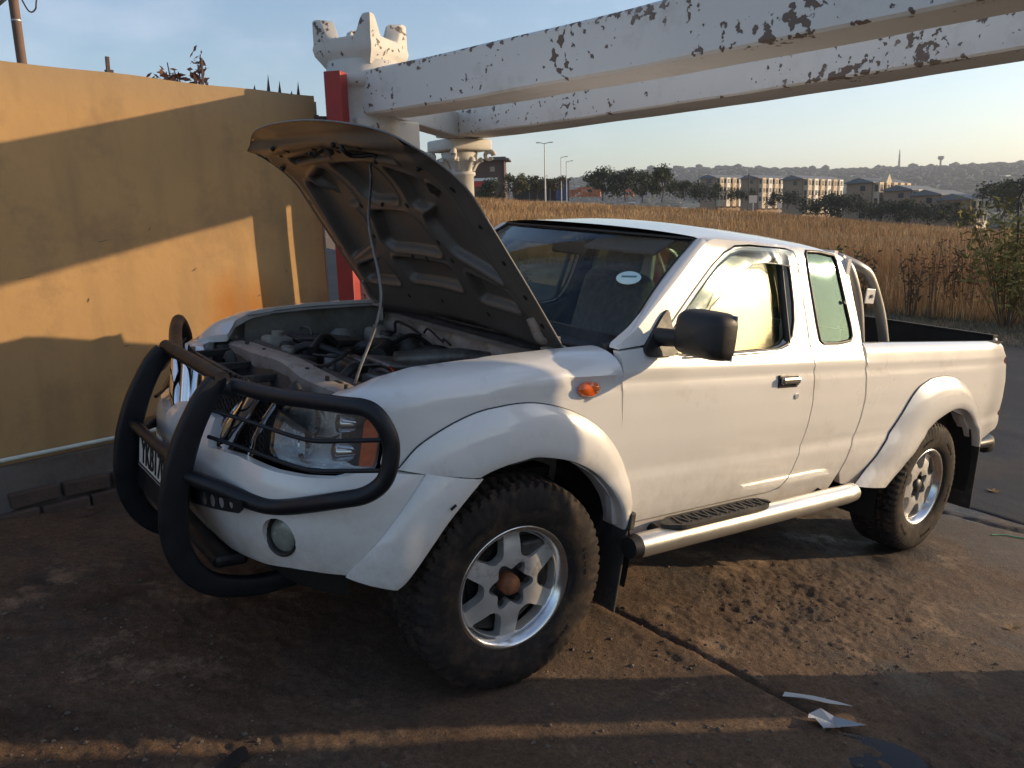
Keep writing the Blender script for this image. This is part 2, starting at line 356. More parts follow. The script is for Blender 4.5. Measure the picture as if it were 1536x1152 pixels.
# ---- wings
arch_in = [(-.202, .796), (-.121, .832), (.018, .847), (.173, .814), (.312, .745), (.412, .65), (.487, .522)]
wing_out = [(.92, .826), (.858, .835), (.868, .90), (.856, .96), (.825, 1.0), (.74, 1.012), (.66, 1.005), (.64, 1.04), (.66, 1.105)]
for s_ in (.75, .85, .98, 1.15, 1.3, 1.5, 1.7): wing_out.append((s_, FT(s_) + .075))
wing_out += [(1.768, FT(1.768) + .072), (1.780, 1.16), (1.790, 1.10), (1.800, 1.0), (1.820, .855), (1.84, .75), (1.87, .60), (1.88, .52)]
wing_out += [(XS + x, z) for x, z in [(.46, .53), (.412, .65), (.312, .745), (.173, .814), (.018, .847), (-.121, .832), (-.25, .81)]]
for sg in (-1, 1):
    panel('front_wing', rnd(wing_out, .015, 2), fender(sg), PAINT, T, step=.03, thick=.03)
# ---- flare strips
def flare(name, out, inn, sg, prot, mtl, curve_fn=None, n=48, tuck=.07):
    O = cr(out, 12); I = cr(inn, 12)
    def res(P):
        P = np.array(P); s = np.r_[0, np.cumsum(np.linalg.norm(np.diff(P, axis=0), axis=1))]; t = np.linspace(0, s[-1], n + 1)
        return np.stack([np.interp(t, s, P[:, 0]), np.interp(t, s, P[:, 1])], 1)
    O, I = res(O), res(I)
    prof = [(0, .0), (.0, .010), (.06, .017), (.25, prot * .72), (.5, prot * .95), (.75, prot), (.90, prot * .98), (.98, prot * .86), (1.0, prot * .62), (1.0, prot * .2), (1.0, -tuck)]
    def fn(u, v):
        i = u * n; i0 = int(min(n - 1, math.floor(i))); o = O[i0] + (O[i0 + 1] - O[i0]) * (i - i0); q = I[i0] + (I[i0 + 1] - I[i0]) * (i - i0)
        k = v * (len(prof) - 1); k0 = int(round(k)); t, h = prof[k0]; p = o + (q - o) * t
        if curve_fn: return Vector(curve_fn(p[0], p[1], -h))
        return Vector((p[0], sg * (W(max(.56, p[1])) + h), p[1]))
    B = MB(); B.grid(n, len(prof) - 1, fn)
    if sg > 0 : B.f = [f[::-1] for f in B.f]
    return B.build(name, mtl, T, auto=40)
fo = [(-.471, .832), (-.408, .909), (-.293, .977), (-.17, 1.015), (-.006, 1.025), (.178, .984), (.337, .897), (.463, .76), (.520, .63), (.53, .53)]
fi = [(-.205, .800), (-.17, .815), (-.121, .832), (-.05, .843), (.018, .847), (.173, .814), (.312, .745), (.412, .65), (.470, .56), (.487, .515)]
ro = [(2.19, .475), (2.34, .6), (2.488, .767), (2.64, .939), (2.76, .995), (2.86, 1.015), (3.0, 1.018), (3.12, 1.0), (3.30, .935), (3.44, .82), (3.53, .69), (3.56, .585)]
ri = [(2.462, .448), (2.54, .50), (2.60, .535), (2.68, .60), (2.744, .673), (2.81, .73), (2.898, .785), (3.078, .834), (3.22, .82), (3.33, .768), (3.44, .68), (3.515, .575)]
for sg in (-1, 1):
    flare('front_wheel_arch_flare', fo, fi, sg, .045, PAINT, curve_fn=(lambda f_: (lambda x, z, h: f_(XS + x, z, h)))(fender(sg)))
    flare('rear_wheel_arch_flare', ro, ri, sg, .055, PAINT)
for sg in (-1, 1):
    for (P_, f_) in ((fo, (lambda g: (lambda x, z: g(XS + x, z, -.004)))(fender(sg))), (ro, (lambda s_: (lambda x, z: (x, s_ * (W(max(.56, z)) + .004), z)))(sg))):
        B = MB(); B.tube([f_(a, b) for a, b in cr(P_, 8)], .0032, 5); B.build('flare_seal', PLASTIC, T)
for sg in (-1, 1):
    B = MB(); B.tube([(2.585, sg * .880, .515), (2.585, sg * .925, .515)], .0085, 10); B.build('flare_hole', PLASTIC, T)  # dark plug standing in for a small hole in the flare
# ---- bumper
bump_lo = [(1.021, .462), (.95, .470), (.843, .486), (.74, .486), (.651, .480), (.55, .463), (.453, .455), (.3, .44), (.12, .432), (0, .43)]
def bumper_panel():
    # one continuous piece, mirrored about the centre: s negative on the far side
    def fn(s, z, d=0.):
        return bumper(-1 if s >= 0 else 1)(abs(s), z, d)
    half = [(0, .43), (.12, .432), (.3, .44), (.453, .455), (.55, .463), (.651, .480), (.74, .486), (.843, .486), (.95, .470), (1.021, .460),
            (1.06, .52), (1.12, .62), (1.20, .72), (1.278, .790), (1.20, .812), (1.1, .820), (1.0, .824), (.9, .826), (.80, .800), (.70, .792), (.60, .790), (.50, .796), (.42, .80), (.30, .79), (.24, .782), (.20, .83), (.17, .86), (0, .865)]
    o = half + [(-a, b) for a, b in half[::-1][1:-1]]
    hole = lambda sg: [(sg * (.628 + .062 * math.cos(a)), .586 + .064 * math.sin(a)) for a in np.linspace(0, 2 * math.pi, 20)[:-1]]
    return panel('front_bumper', o, fn, PAINT, T, holes=[hole(1), hole(-1)], step=.03, thick=.03), fn
BUMP, bfn = bumper_panel()
# flare section carried on to the bumper corner
for sg in (-1, 1):
    bo = [(1.085, .826), (1.04, .76), (.99, .68), (.93, .59), (.86, .495), (.855, .483)]
    bi = [(1.279, .797), (1.215, .735), (1.150, .66), (1.09, .57), (1.045, .49), (1.021, .458)]
    f_ = bumper(sg)
    o = flare('bumper_corner_flare', bo, bi, sg, .040, PAINT, curve_fn=f_, n=24, tuck=.05)
B = MB(); c = Vector(bumper(-1)(1.16, .725, -.047)); B.box(c, (.022, .004, .008), Matrix.Rotation(R(-35), 3, 'Y')); B.build('paint_chip', DARK, BUMP)
def valance(u, v):
    s = -.86 + 1.72 * u; p = bumper(-1 if s >= 0 else 1)(abs(s), .46, .06 + .10 * v); return Vector((p[0] + .02, p[1] * .92, .485 - .17 * v))
B = MB(); B.grid(40, 6, valance); B.build('lower_valance', DARK, BUMP)
# fog lamps
for sg in (-1, 1):
    B = MB(); f_ = bumper(sg)
    c = Vector(f_(.628, .586, .035)); nx = Vector(f_(.628, .586, 0)) - Vector(f_(.628, .586, .05)); nx.normalize(); nx = (nx + Vector((-.25, 0, .02))).normalized()
    q = nx.to_track_quat('Z', 'Y').to_matrix().to_4x4(); q.translation = c
    B.lathe([(.058, -.01), (.066, .02), (.060, .026), (.054, .018), (.052, .005)], 32); B.v = [tuple(q @ Vector(p)) for p in B.v]; B.build('fog_lamp_bezel', PLASTIC, BUMP)
    B = MB(); B.lathe([(.054, .006), (.046, .012), (.030, .016), (.012, .018), (0, .018)], 28); B.v = [tuple(q @ Vector(p)) for p in B.v]; B.build('fog_lamp', FOGL, BUMP)
HOUS = mat('lamp_housing', (.92, .93, .94), rough=.25, metal=.45, var=.25, scale=25)
# ---- headlights
HL = [(.50, .80), (.58, .797), (.65, .800), (.80, .804), (.838, .815), (.850, .84), (.853, .92), (.845, .965), (.815, .992), (.74, 1.0), (.663, .998), (.58, .993), (.534, .985), (.495, .95), (.475, .88), (.472, .825)]
def hl_fn(sg, off=0.):
    def fn(s, z, d=0.):
        lean = .10 * (z - .80) * 1.2
        return onc(PF, s, -.004 - lean * .35 - d + off, z, sg)
    return fn
for sg in (-1, 1):
    f_ = hl_fn(sg)
    hl = panel('headlight', [(.47 + (s - .47) * 1.0, z) for s, z in HL], lambda s, z, d=0., f=f_: f(s, z, d + .075 + .012 * math.sin(s * 30)), HOUS, T, step=.025, thick=-.07, rim=True)
    panel('lens', HL, f_, LENS, hl, step=.03, thick=.006)
    # amber indicator block
    panel('indicator', rnd([(.792, .825), (.838, .83), (.846, .88), (.846, .94), (.818, .978), (.800, .965)], .008, 3), lambda s, z, d=0., f=f_: f(s, z, d + .012), AMBER, hl, step=.02, thick=.05)
    for (s_, z_, r_) in ((.708, .945, .030), (.700, .856, .032)):
        c = Vector(f_(s_, z_, .035)); ax = Vector((.45, sg * .85, .04)).normalized(); back = c + Vector((.03, sg * .06, 0))
        b2 = MB(); q = (-Vector((1, sg * .25, -.02))).to_track_quat('Z', 'Y').to_matrix().to_4x4(); q.translation = c
        b2.lathe([(r_, -.07), (r_, 0), (r_ * .93, .006), (r_ * .90, 0)], 24); b2.v = [tuple(q @ Vector(p)) for p in b2.v]; b2.build('lamp_tube', CHROME, hl)
        b2 = MB(); b2.lathe([(r_ * .90, 0), (r_ * .6, .010), (0, .014)], 24); b2.v = [tuple(q @ Vector(p)) for p in b2.v]
        b2.build('projector_lens', mat('projector_glass', (.14, .10, .07), rough=.15, coat=.8), hl)
    # big round reflectors further inboard
    for (s_, z_, r_) in ((.60, .93, .052), (.57, .85, .050)):
        c = Vector(f_(s_, z_, .045)); q = Vector((-1, sg * -.2, .05)).to_track_quat('Z', 'Y').to_matrix().to_4x4(); q.translation = c
        b2 = MB(); b2.lathe([(0.012, -.035), (r_ * .5, -.026), (r_ * .85, -.010), (r_, .006)], 24); b2.v = [tuple(q @ Vector(p)) for p in b2.v]; b2.build('reflector', ALLOY_B, hl)
# ---- grille
def gr(s, z, d=0.):
    return onc(PF, abs(s), .012 - d - .12 * max(0, z - .86), z, -1 if s >= 0 else 1)
gpol = [(0, .855), (.17, .85), (.25, .775), (.46, .79), (.47, .87), (.53, .99), (.36, 1.0), (.18, 1.01), (0, 1.015)]
gpol = gpol + [(-a, b) for a, b in gpol[::-1][1:-1]]
grille = panel('grille', gpol, lambda s, z, d=0.: gr(s, z, d + .05), PLASTIC, T, step=.04, thick=-.02)
def strip(name, pts, w, fn, mtl, parent, h=.012, z_off=0.):
    P = dens(pts, .012, False); B = MB(); vs = []
    for i, p in enumerate(P):
        a = np.array(P[max(0, i - 1)]); b = np.array(P[min(len(P) - 1, i + 1)]); t = (b - a) / np.linalg.norm(b - a); n_ = np.array((-t[1], t[0])); ww = w[0] + (w[1] - w[0]) * i / (len(P) - 1)
        for k, dd in ((-1, .0), (-.85, -h), (0, -h * 1.35), (.85, -h), (1, .0)):
            q = np.array(p) + n_ * ww * .5 * k; vs.append(fn(q[0], q[1], dd))
    m_ = 5
    B.add(vs, [(i * m_ + j, i * m_ + j + 1, (i + 1) * m_ + j + 1, (i + 1) * m_ + j) for i in range(len(P) - 1) for j in range(m_ - 1)], True)
    B.add(vs[:5], [(0, 1, 2, 3, 4)]); B.add(vs[-5:], [(4, 3, 2, 1, 0)])
    o = B.build(name, mtl, parent); return o
for k in (-1, 1):
    strip('chrome_wing', [(k * .405, 1.0), (k * .36, .93), (k * .30, .86), (k * .262, .80)], (.055, .085), gr, CHROME, grille, h=.022)
    strip('chrome_trim', [(k * .505, .992), (k * .46, .92), (k * .43, .85), (k * .415, .795)], (.010, .010), gr, CHROME, grille, h=.015)
    strip('emblem_side_bar', [(k * .125, 1.0), (k * .105, .93), (k * .085, .862)], (.026, .026), gr, CHROME, grille, h=.03)
panel('emblem_plate', [(-.085, .99), (.085, .99), (.062, .885), (-.062, .885)], lambda s, z, d=0.: gr(s, z, d - .008), CHROME, grille, step=.03, thick=.02)
B = MB()
for i in range(17):
    for j in range(10):
        for k in (-1, 1):
            s_ = .115 + i * .019; z_ = .80 + j * .0215 + (.0107 if i % 2 else 0)
            if s_ > .42 or (s_ - .12) < (.93 - z_) * .9 - .03 and z_ < .86: continue
            c = Vector(gr(k * s_, z_, .030)); e = Vector(gr(k * s_ + .005, z_, .030)) - c; e.normalize(); up = Vector((0, 0, 1))
            pts = [c + e * math.cos(a) * .0118 + up * math.sin(a) * .0118 for a in np.arange(6) * math.pi / 3]
            B.tube(pts, .0028, 4, closed=True)
B.build('honeycomb_mesh', PLASTIC, grille, kind='stuff')
# plate and plinth seen between the uprights
B = MB(); B.box((-.935, .0, .66), (.012, .50, .135), bevel=.004)
plate = B.build('number_plate', PLATE_M, T)
B = MB(); B.tube([(-.943, -.235, .605), (-.943, .235, .605), (-.943, .235, .715), (-.943, -.235, .715)], .003, 6, closed=True); B.build('plate_border', INK, plate)
def text_mesh(txt, size, name, m, parent, M, ext=.0015, sx=1.0):
    c = bpy.data.curves.new(name, 'FONT'); c.body = txt; c.size = size; c.align_x = 'CENTER'; c.align_y = 'CENTER'; c.extrude = ext; c.resolution_u = 3; c.offset = .0012
    o = bpy.data.objects.new(name, c); COL.objects.link(o); dg = bpy.context.evaluated_depsgraph_get(); me = bpy.data.meshes.new_from_object(o.evaluated_get(dg)); bpy.data.objects.remove(o)
    me.materials.clear(); me.materials.append(m)
    for v in me.vertices: v.co.x *= sx
    return link(name, me, parent, M)
Mp = Matrix(((0, 0, -1, -.943), (-1, 0, 0, 0), (0, 1, 0, .658), (0, 0, 0, 1)))
text_mesh('YKB170GP', .125, 'plate_lettering', INK, plate, Mp, sx=.70)
# ---- bull bar
bb = MB()
bb.box((-.78, 0, .40), (.12, .62, .05), bevel=.02)
bull = bb.build('bull_bar', BLACK, T)
def upright(yc, sg):
    B = MB()
    path = [(-.846, 1.008), (-.880, .965), (-.915, .89), (-.942, .81), (-.965, .70), (-.972, .58), (-.958, .48), (-.915, .39), (-.85, .33), (-.76, .30), (-.66, .29), (-.55, .30)]
    wid = [.036, .037, .039, .042, .044, .044, .043, .041, .038, .036, .035, .034]
    P = cr([(a, b, c) for (a, b), c in zip(path, wid)], 5); vs = []; sec = []
    for i, (x, z, w) in enumerate(P):
        a = P[max(0, i - 1)]; b = P[min(len(P) - 1, i + 1)]; t = np.array((b[0] - a[0], b[1] - a[1])); t /= np.linalg.norm(t); n_ = (-t[1], t[0])   # across, in xz
        for k in range(16):
            an = 2 * math.pi * k / 16; cx = math.copysign(abs(math.cos(an)) ** .40, math.cos(an)) * w; cy = math.copysign(abs(math.sin(an)) ** .5, math.sin(an)) * .021
            vs.append((x + n_[0] * cx, yc + cy, z + n_[1] * cx))
    m_ = len(P)
    B.add(vs, [(i * 16 + k, i * 16 + (k + 1) % 16, (i + 1) * 16 + (k + 1) % 16, (i + 1) * 16 + k) for i in range(m_ - 1) for k in range(16)], True)
    B.add(vs[:16], [tuple(range(16))]); B.add(vs[-16:], [tuple(range(15, -1, -1))])
    return B.build('upright', BLACK, bull, auto=50)
for sg in (-1, 1):
    upright(sg * .295, sg)
    mir = lambda P: [(x, -sg * y, z) for x, y, z in P]
    B = MB()
    loop = [(-.80, -.30, 1.0), (-.745, -.50, 1.008), (-.70, -.66, 1.025), (-.655, -.80, 1.04), (-.625, -.87, 1.045), (-.60, -.905, 1.02), (-.575, -.925, .965), (-.572, -.93, .90), (-.585, -.92, .84), (-.62, -.885, .795), (-.67, -.82, .765), (-.715, -.72, .725), (-.755, -.62, .69), (-.80, -.54, .682), (-.87, -.42, .70), (-.93, -.30, .71)]
    B.tube(cr(mir(loop), 6), .0255, 12); B.build('lamp_guard_loop', BLACK, bull)
    for zz, k in ((.915, .0), (.825, -.015)):
        B = MB(); B.tube(cr(mir([(-.87, -.30, zz + .01), (-.80, -.45, zz + .002), (-.735, -.62, zz - .004), (-.70, -.71, zz), (-.65, -.80, zz + .02), (-.585, -.905, zz + .045)]), 6), .007, 8); B.build('lamp_guard_rod', BLACK, bull)
    # perforated bracket plate
    pl = [(.235, .600), (.520, .652), (.535, .668), (.530, .692), (.237, .66)]
    hs = [[(c + r_ * math.cos(a), zc + r_ * 1.15 * math.sin(a)) for a in np.linspace(0, 2 * math.pi, 14)[:-1]] for c, zc, r_ in ((.335, .644, .020), (.385, .653, .019), (.435, .662, .017), (.483, .669, .012))]
    panel('bracket_plate', pl, lambda s, z, d=0., f=bumper(sg): f(s, z, d - .045), BLACK, bull, holes=hs, step=.02, thick=.006, back=True)
B = MB(); B.tube([(-.835, -.31, 1.025), (-.835, .31, 1.025)], .024, 12); B.build('top_cross_bar', BLACK, bull)
B = MB(); B.tube([(-.955, -.30, .745), (-.955, .30, .745)], .020, 12); B.build('lower_cross_bar', BLACK, bull)
B = MB(); B.tube([(-.835, -.31, 1.0), (-.79, -.31, .985)], .03, 10); B.box((-.925, 0, .60), (.02, .56, .20), bevel=.006); B.build('plate_backing', BLACK, bull)
# ---- cab side, door, windows
cab_front = [(.405, 1.200), (.52, 1.262), (.66, 1.365), (.80, 1.470), (.925, 1.570), (.985, 1.608), (1.04, 1.622)]
cab_pts = cab_front + [(1.3, 1.627), (1.7, 1.629), (1.97, 1.622), (2.03, 1.605), (2.055, 1.56), (2.085, 1.40), (2.115, 1.26), (2.115, 1.20), (2.10, 1.17), (2.115, 1.08), (2.135, .93), (2.115, .80), (2.07, .66), (2.025, .555), (2.01, .50), (1.99, .445), (.52, .425), (.50, .52),
        (.46, .64), (.435, .80), (.425, .9), (.41, 1.05)]
door_pts = [(.412, 1.185), (.418, 1.05), (.428, .90), (.438, .82), (.47, .70), (.512, .60), (.535, .518), (1.30, .530), (1.46, .532), (1.535, .545), (1.575, .58), (1.625, .70), (1.655, .82), (1.668, .93), (1.660, 1.08), (1.652, 1.21), (1.638, 1.40), (1.618, 1.57), (1.60, 1.603), (1.55, 1.610), (1.28, 1.607), (1.17, 1.597), (1.09, 1.567), (1.0, 1.51), (.86, 1.40), (.72, 1.285), (.62, 1.215), (.54, 1.195)]
win_pts = [(.64, 1.178), (.75, 1.166), (1.0, 1.17), (1.40, 1.182), (1.48, 1.20), (1.525, 1.235), (1.552, 1.30), (1.562, 1.38), (1.560, 1.50), (1.552, 1.575), (1.53, 1.588), (1.40, 1.588), (1.20, 1.580), (1.13, 1.562), (1.04, 1.512), (.90, 1.405), (.78, 1.305), (.68, 1.222)]
qw_pts = [(1.715, 1.615), (1.83, 1.618), (1.945, 1.610), (1.958, 1.585), (1.99, 1.45), (2.03, 1.285), (2.035, 1.235), (2.015, 1.212), (1.90, 1.200), (1.77, 1.200), (1.745, 1.215), (1.730, 1.30), (1.705, 1.50), (1.698, 1.60)]
def grow(poly, e):
    q = np.array(poly, float); n = len(q); o = []
    area = sum(q[i][0] * q[(i + 1) % n][1] - q[(i + 1) % n][0] * q[i][1] for i in range(n)); sgn = 1 if area > 0 else -1
    for i in range(n):
        a, b, c = q[i - 1], q[i], q[(i + 1) % n]; t = (c - a) / np.linalg.norm(c - a); o.append(tuple(b + sgn * e * np.array((t[1], -t[0]))))
    return o
for sg in (-1, 1):
    f_ = side(sg)
    cab = panel('cab_side', rnd(cab_pts, .02, 2), f_, PAINT, T, holes=[grow(door_pts, .009), grow(qw_pts, .004)], step=.020, thick=.045)
    door = panel('door', rnd(door_pts, .01, 2), f_, PAINT, T, holes=[win_pts], step=.020, thick=.035)
    # inner shell to stop light at the gaps
    panel('door_jamb', [(a, min(b, 1.608)) for a, b in grow(door_pts, .022)], lambda x, z, d=0., f=f_: f(x, z, d + .05), PLASTIC, cab, holes=[grow(win_pts, .012)], step=.08, thick=.02)
    g = panel('window', grow(win_pts, .004), lambda x, z, d=0., f=f_: f(x, z, d + .008 + .05 * (x - .6) ** 2 - .012 * (1 - ((z - 1.37) / .21) ** 2)), SIDEG, door, step=.10, thick=.004, rim=False)
    B = MB(); P = dens(grow(win_pts, .001), .04); B.tube([f_(a, b, .006) for a, b in P], .0075, 6, closed=True); B.build('window_seal', PLASTIC, door)
    B = MB(); B.tube([f_(a, b, -.004) for a, b in dens([(.76, 1.160), (1.0, 1.164), (1.40, 1.176), (1.48, 1.194)], .04, False)], .006, 6); B.build('belt_moulding', CHROME, door)
    B = MB(); B.tube([f_(1.500, z, .014) for z in (1.20, 1.3, 1.4, 1.5, 1.585)], [.018] * 5, 6, flat=(.4, 1)); B.build('window_channel', PLASTIC, door)
    q_ = panel('quarter_window', grow(qw_pts, .001), lambda x, z, d=0., f=f_: f(x, z, d + .004), QG, cab, step=.08, thick=.004, rim=False)
    B = MB(); P = dens(grow(qw_pts, -.002), .04); B.tube([f_(a, b, .002) for a, b in P], .009, 6, closed=True); B.build('quarter_window_seal', PLASTIC, cab)
    B = MB(); c = Vector(f_(1.985, 1.395, -.004)); B.tube([c, c + Vector((0, sg * .008, 0))], .010, 10); B.build('quarter_window_catch', CHROME, cab)
    # weather shield
    vis = [(.700, 1.245), (.80, 1.330), (.95, 1.462), (1.05, 1.535), (1.14, 1.588), (1.24, 1.606), (1.42, 1.612), (1.600, 1.610), (1.592, 1.555), (1.572, 1.535), (1.45, 1.545), (1.32, 1.545), (1.24, 1.533), (1.16, 1.50), (1.06, 1.435), (.94, 1.335), (.82, 1.235), (.76, 1.195)]
    def vf(x, z, d=0., f=f_, V=vis):
        e = float(edist([(x, z)], V[:8])[0]) ; e = min(1, e / .07); return f(x, z, -.006 - .024 * math.sin(e * math.pi / 2) + d)
    vz = panel('weather_shield', vis, vf, VISG, door, step=.03, thick=.003, rim=False)
    B = MB(); B.tube([vf(a, b, -.001) for a, b in dens(vis[8:] , .03, False)], .0028, 5); B.build('weather_shield_edge', mat('shield_edge', (.5, .5, .48), rough=.3), door)
    # handle, lock, mirror
    hx, hz = 1.455, 1.045
    B = MB(); B.box((hx, sg * (W(hz) + .000), hz), (.150, .012, .058), bevel=.005); rec = B.build('handle_recess', PLASTIC, door)
    B = MB(); B.box((hx - .005, sg * (W(hz) + .018), hz + .006), (.135, .020, .030), bevel=.008); B.box((hx + .055, sg * (W(hz) + .008), hz), (.02, .02, .034), bevel=.004); B.build('door_handle', mat('dark_chrome', (.35, .35, .33), rough=.18, metal=1), door)
    B = MB(); B.tube([(1.530, sg * (W(.975) - .004), .975), (1.530, sg * (W(.975) + .006), .975)], .013, 14); B.build('keyhole', CHROME, door)
    # mirror
    B = MB(); ms = [(.545, 1.165), (.70, 1.168), (.72, 1.20), (.695, 1.34), (.66, 1.315), (.58, 1.235), (.535, 1.19)]
    sail = panel('mirror_mount', rnd(ms, .015, 2), lambda x, z, d=0., f=f_: f(x, z, d - .014), PLASTIC, door, step=.04, thick=.03)
    B = MB(); B.tube([(.62, sg * .80, 1.235), (.64, sg * .90, 1.245), (.66, sg * .93, 1.26)], [.035, .032, .03], 12, flat=(1, .8)); B.build('mirror_arm', PLASTIC, sail)
    def mshell(u, v):
        a = u * 2 * math.pi; ca, sa = math.cos(a), math.sin(a); e = .42
        yy = math.copysign(abs(ca) ** e, ca) * .114; zz = math.copysign(abs(sa) ** e, sa) * .088
        t = v; k = [1., 1., .97, .86, .62, .0][int(round(t * 5))]; dx = [0, .02, .055, .085, .105, .112][int(round(t * 5))]
        return Vector((.705 - dx, sg * (.982 + yy * k), 1.272 + zz * k))
    B = MB(); B.grid(32, 5, mshell)
    if sg > 0: B.f = [f[::-1] for f in B.f]
    mirr = B.build('wing_mirror', PLASTIC, T, auto=60)
    mirr.rotation_euler = (0, 0, 0)
    B = MB(); B.box((.700, sg * .985, 1.272), (.006, .215, .165), bevel=.002); B.build('mirror_glass', CHROME, mirr)
    # side repeater
    B = MB(); q = Matrix.Translation((.235, sg * (.862 + .002), 1.063)) @ Matrix.Rotation(R(90 if sg < 0 else -90), 4, 'X') @ Matrix.Diagonal((1.7, .92, 1, 1))
    B.lathe([(.030, .0), (.029, .008), (.022, .015), (.012, .019), (0, .020)], 24); B.v = [tuple(q @ Vector(p)) for p in B.v]; B.build('side_repeater', AMBER, T)
# belt lines / rocker
# ---- roof, windscreen, rear wall
def roof(u, v):
    q = v * 2 - 1; yh = .672; x0 = .865 + .115 * q * q; x = x0 + (2.02 - x0) * u
    e = math.sin(u * math.pi) ** .35 if 0 < u < 1 else 0
    zc = 1.617 + .052 * (1 - abs(q) ** 2.6) * min(1, .35 + 2.2 * u) + .012 * math.sin(u * math.pi) - .02 * max(0, u - .9) * 10 * .6
    y = q * yh * (1.0)
    if abs(q) > .97: zc -= .010
    return Vector((x, y, zc + (1 - abs(q) ** 8) * .006))
B = MB(); B.grid(20, 32, roof); B.f = [f[::-1] for f in B.f]
roof_o = B.build('roof', PAINT, T, auto=50)
B = MB(); B.grid(10, 12, lambda u, v: roof(u, v) + Vector((0, 0, -.03))); B.build('headlining', INT, T)
def ws(u, v):       # u across -1..1, v up
    u = u * 2 - 1; b = Vector((.285 + .185 * u * u, .752 * u, 1.165)); t = Vector((.862 + .110 * u * u, .628 * u, 1.612)); p = b.lerp(t, v); p += Vector((-.035, 0, .03)) * math.sin(v * math.pi) * (.6 + .4 * (1 - u * u)); return p
B = MB(); B.grid(24, 14, ws); wsh = B.build('windscreen', WSG, T)
B = MB(); P = [ws(k / 20, 0) for k in range(21)] + [ws(1, k / 10) for k in range(1, 11)] + [ws(1 - k / 20, 1) for k in range(1, 21)] + [ws(0, 1 - k / 10) for k in range(1, 10)]
B.tube(P, .009, 6, closed=True, flat=(1, .6)); B.build('windscreen_seal', PLASTIC, wsh)
# pillars between screen and side (A pillar skin)
for sg in (-1, 1):
    def ap(u, v):
        e = ws(1 if sg > 0 else 0, u); i = u * (len(cab_front) - 2); 
        C_ = np.array(cab_front[:-1]); x = np.interp(i, range(len(C_)), C_[:, 0]); z = np.interp(i, range(len(C_)), C_[:, 1]); o = Vector((x, sg * Wg(z), z))
        p = e.lerp(o, v); p += Vector((-.012, sg * .010, .008)) * math.sin(v * math.pi); return p
    B = MB(); B.grid(16, 6, ap)
    if sg > 0: B.f = [f[::-1] for f in B.f]
    B.build('windscreen_pillar', PAINT, T, auto=60)
B = MB(); B.box((2.03, 0, .95), (.03, 1.50, .62)); B.box((2.035, 0, 1.60), (.03, 1.28, .07)); 
for sg in (-1, 1): B.box((2.05, sg * .63, 1.42), (.03, .16, .36))
cabback = B.build('cab_rear_wall', PAINT, T)
B = MB(); B.box((2.05, 0, 1.42), (.006, 1.13, .33)); B.build('rear_window', SIDEG, cabback)
# floor, dash, seats
B = MB(); B.box((1.2, 0, .46), (1.8, 1.5, .05)); B.box((.50, 0, .85), (.03, 1.5, .75)); fl = B.build('cab_floor', DARK, T)
B = MB()
B.grid(10, 20, lambda u, v: Vector((.36 + .42 * u + .05 * (2 * v - 1) ** 2, (2 * v - 1) * .74, 1.165 - .0 * u + .025 * math.sin(u * math.pi) + (.03 if .55 < v < .85 else 0) * math.sin(u * math.pi)))); B.box((.76, 0, 1.02), (.10, 1.46, .30), bevel=.03)
B.build('dashboard', PLASTIC, T)
B = MB(); cst = Vector((.90, .36, 1.10)); ax = Vector((.85, 0, .5)).normalized(); u_ = Vector((0, 1, 0)); w_ = ax.cross(u_)
B.tube([cst + (u_ * math.cos(a) + w_ * math.sin(a)) * .185 for a in np.linspace(0, 2 * math.pi, 33)[:-1]], .015, 8, closed=True)
B.tube([cst - u_ * .18, cst + u_ * .18], .018, 8); B.tube([cst, cst - w_ * -.17], .015, 8); B.tube([cst - ax * .3, cst], .03, 8); B.build('steering_wheel', PLASTIC, T)
for yc in (-.36, .36):
    B = MB(); B.box((1.25, yc, .82), (.50, .46, .16), bevel=.05); B.box((1.52, yc, 1.12), (.16, .46, .60), Matrix.Rotation(R(14), 3, 'Y'), bevel=.06); s1 = B.build('seat', FABRIC, T, auto=60)
    B = MB(); B.box((1.60, yc, 1.475), (.09, .24, .15), Matrix.Rotation(R(10), 3, 'Y'), bevel=.04); B.build('headrest', FABRIC, s1, auto=60)
B = MB(); B.box((1.94, 0, .98), (.10, 1.3, .50), bevel=.04); B.build('rear_bench', FABRIC_L, T, auto=60)
B = MB(); B.box((.86, 0, 1.530), (.02, .24, .065), bevel=.012); B.tube([(.86, 0, 1.56), (.90, 0, 1.60)], .008, 6); B.build('rear_view_mirror', PLASTIC, T)
B = MB(); 
for yc in (-.33, .33): B.box((.905, yc, 1.572), (.16, .42, .018), Matrix.Rotation(R(-28), 3, 'Y'), bevel=.006)
B.build('sun_visor', INT, T)
# licence disc sticker inside the glass
cs = ws(.085, .55); nrm = (ws(.09, .55) - cs).cross(ws(.085, .6) - cs).normalized(); nrm = nrm if nrm.x < 0 else -nrm
q = nrm.to_track_quat('Z', 'Y').to_matrix().to_4x4(); q.translation = cs + nrm * .004
B = MB(); B.lathe([(0, .001), (.040, .001), (.041, 0)], 28); B.v = [tuple(q @ Vector((p[0] * 1.25, p[1], p[2]))) for p in B.v]; st = B.build('licence_disc', STICK, wsh)
B = MB(); B.box((0, .006, .002), (.062, .010, .001), Matrix.Rotation(R(8), 3, 'Z')); B.v = [tuple(q @ Vector(p)) for p in B.v]; B.build('disc_lettering', STICK2, st)
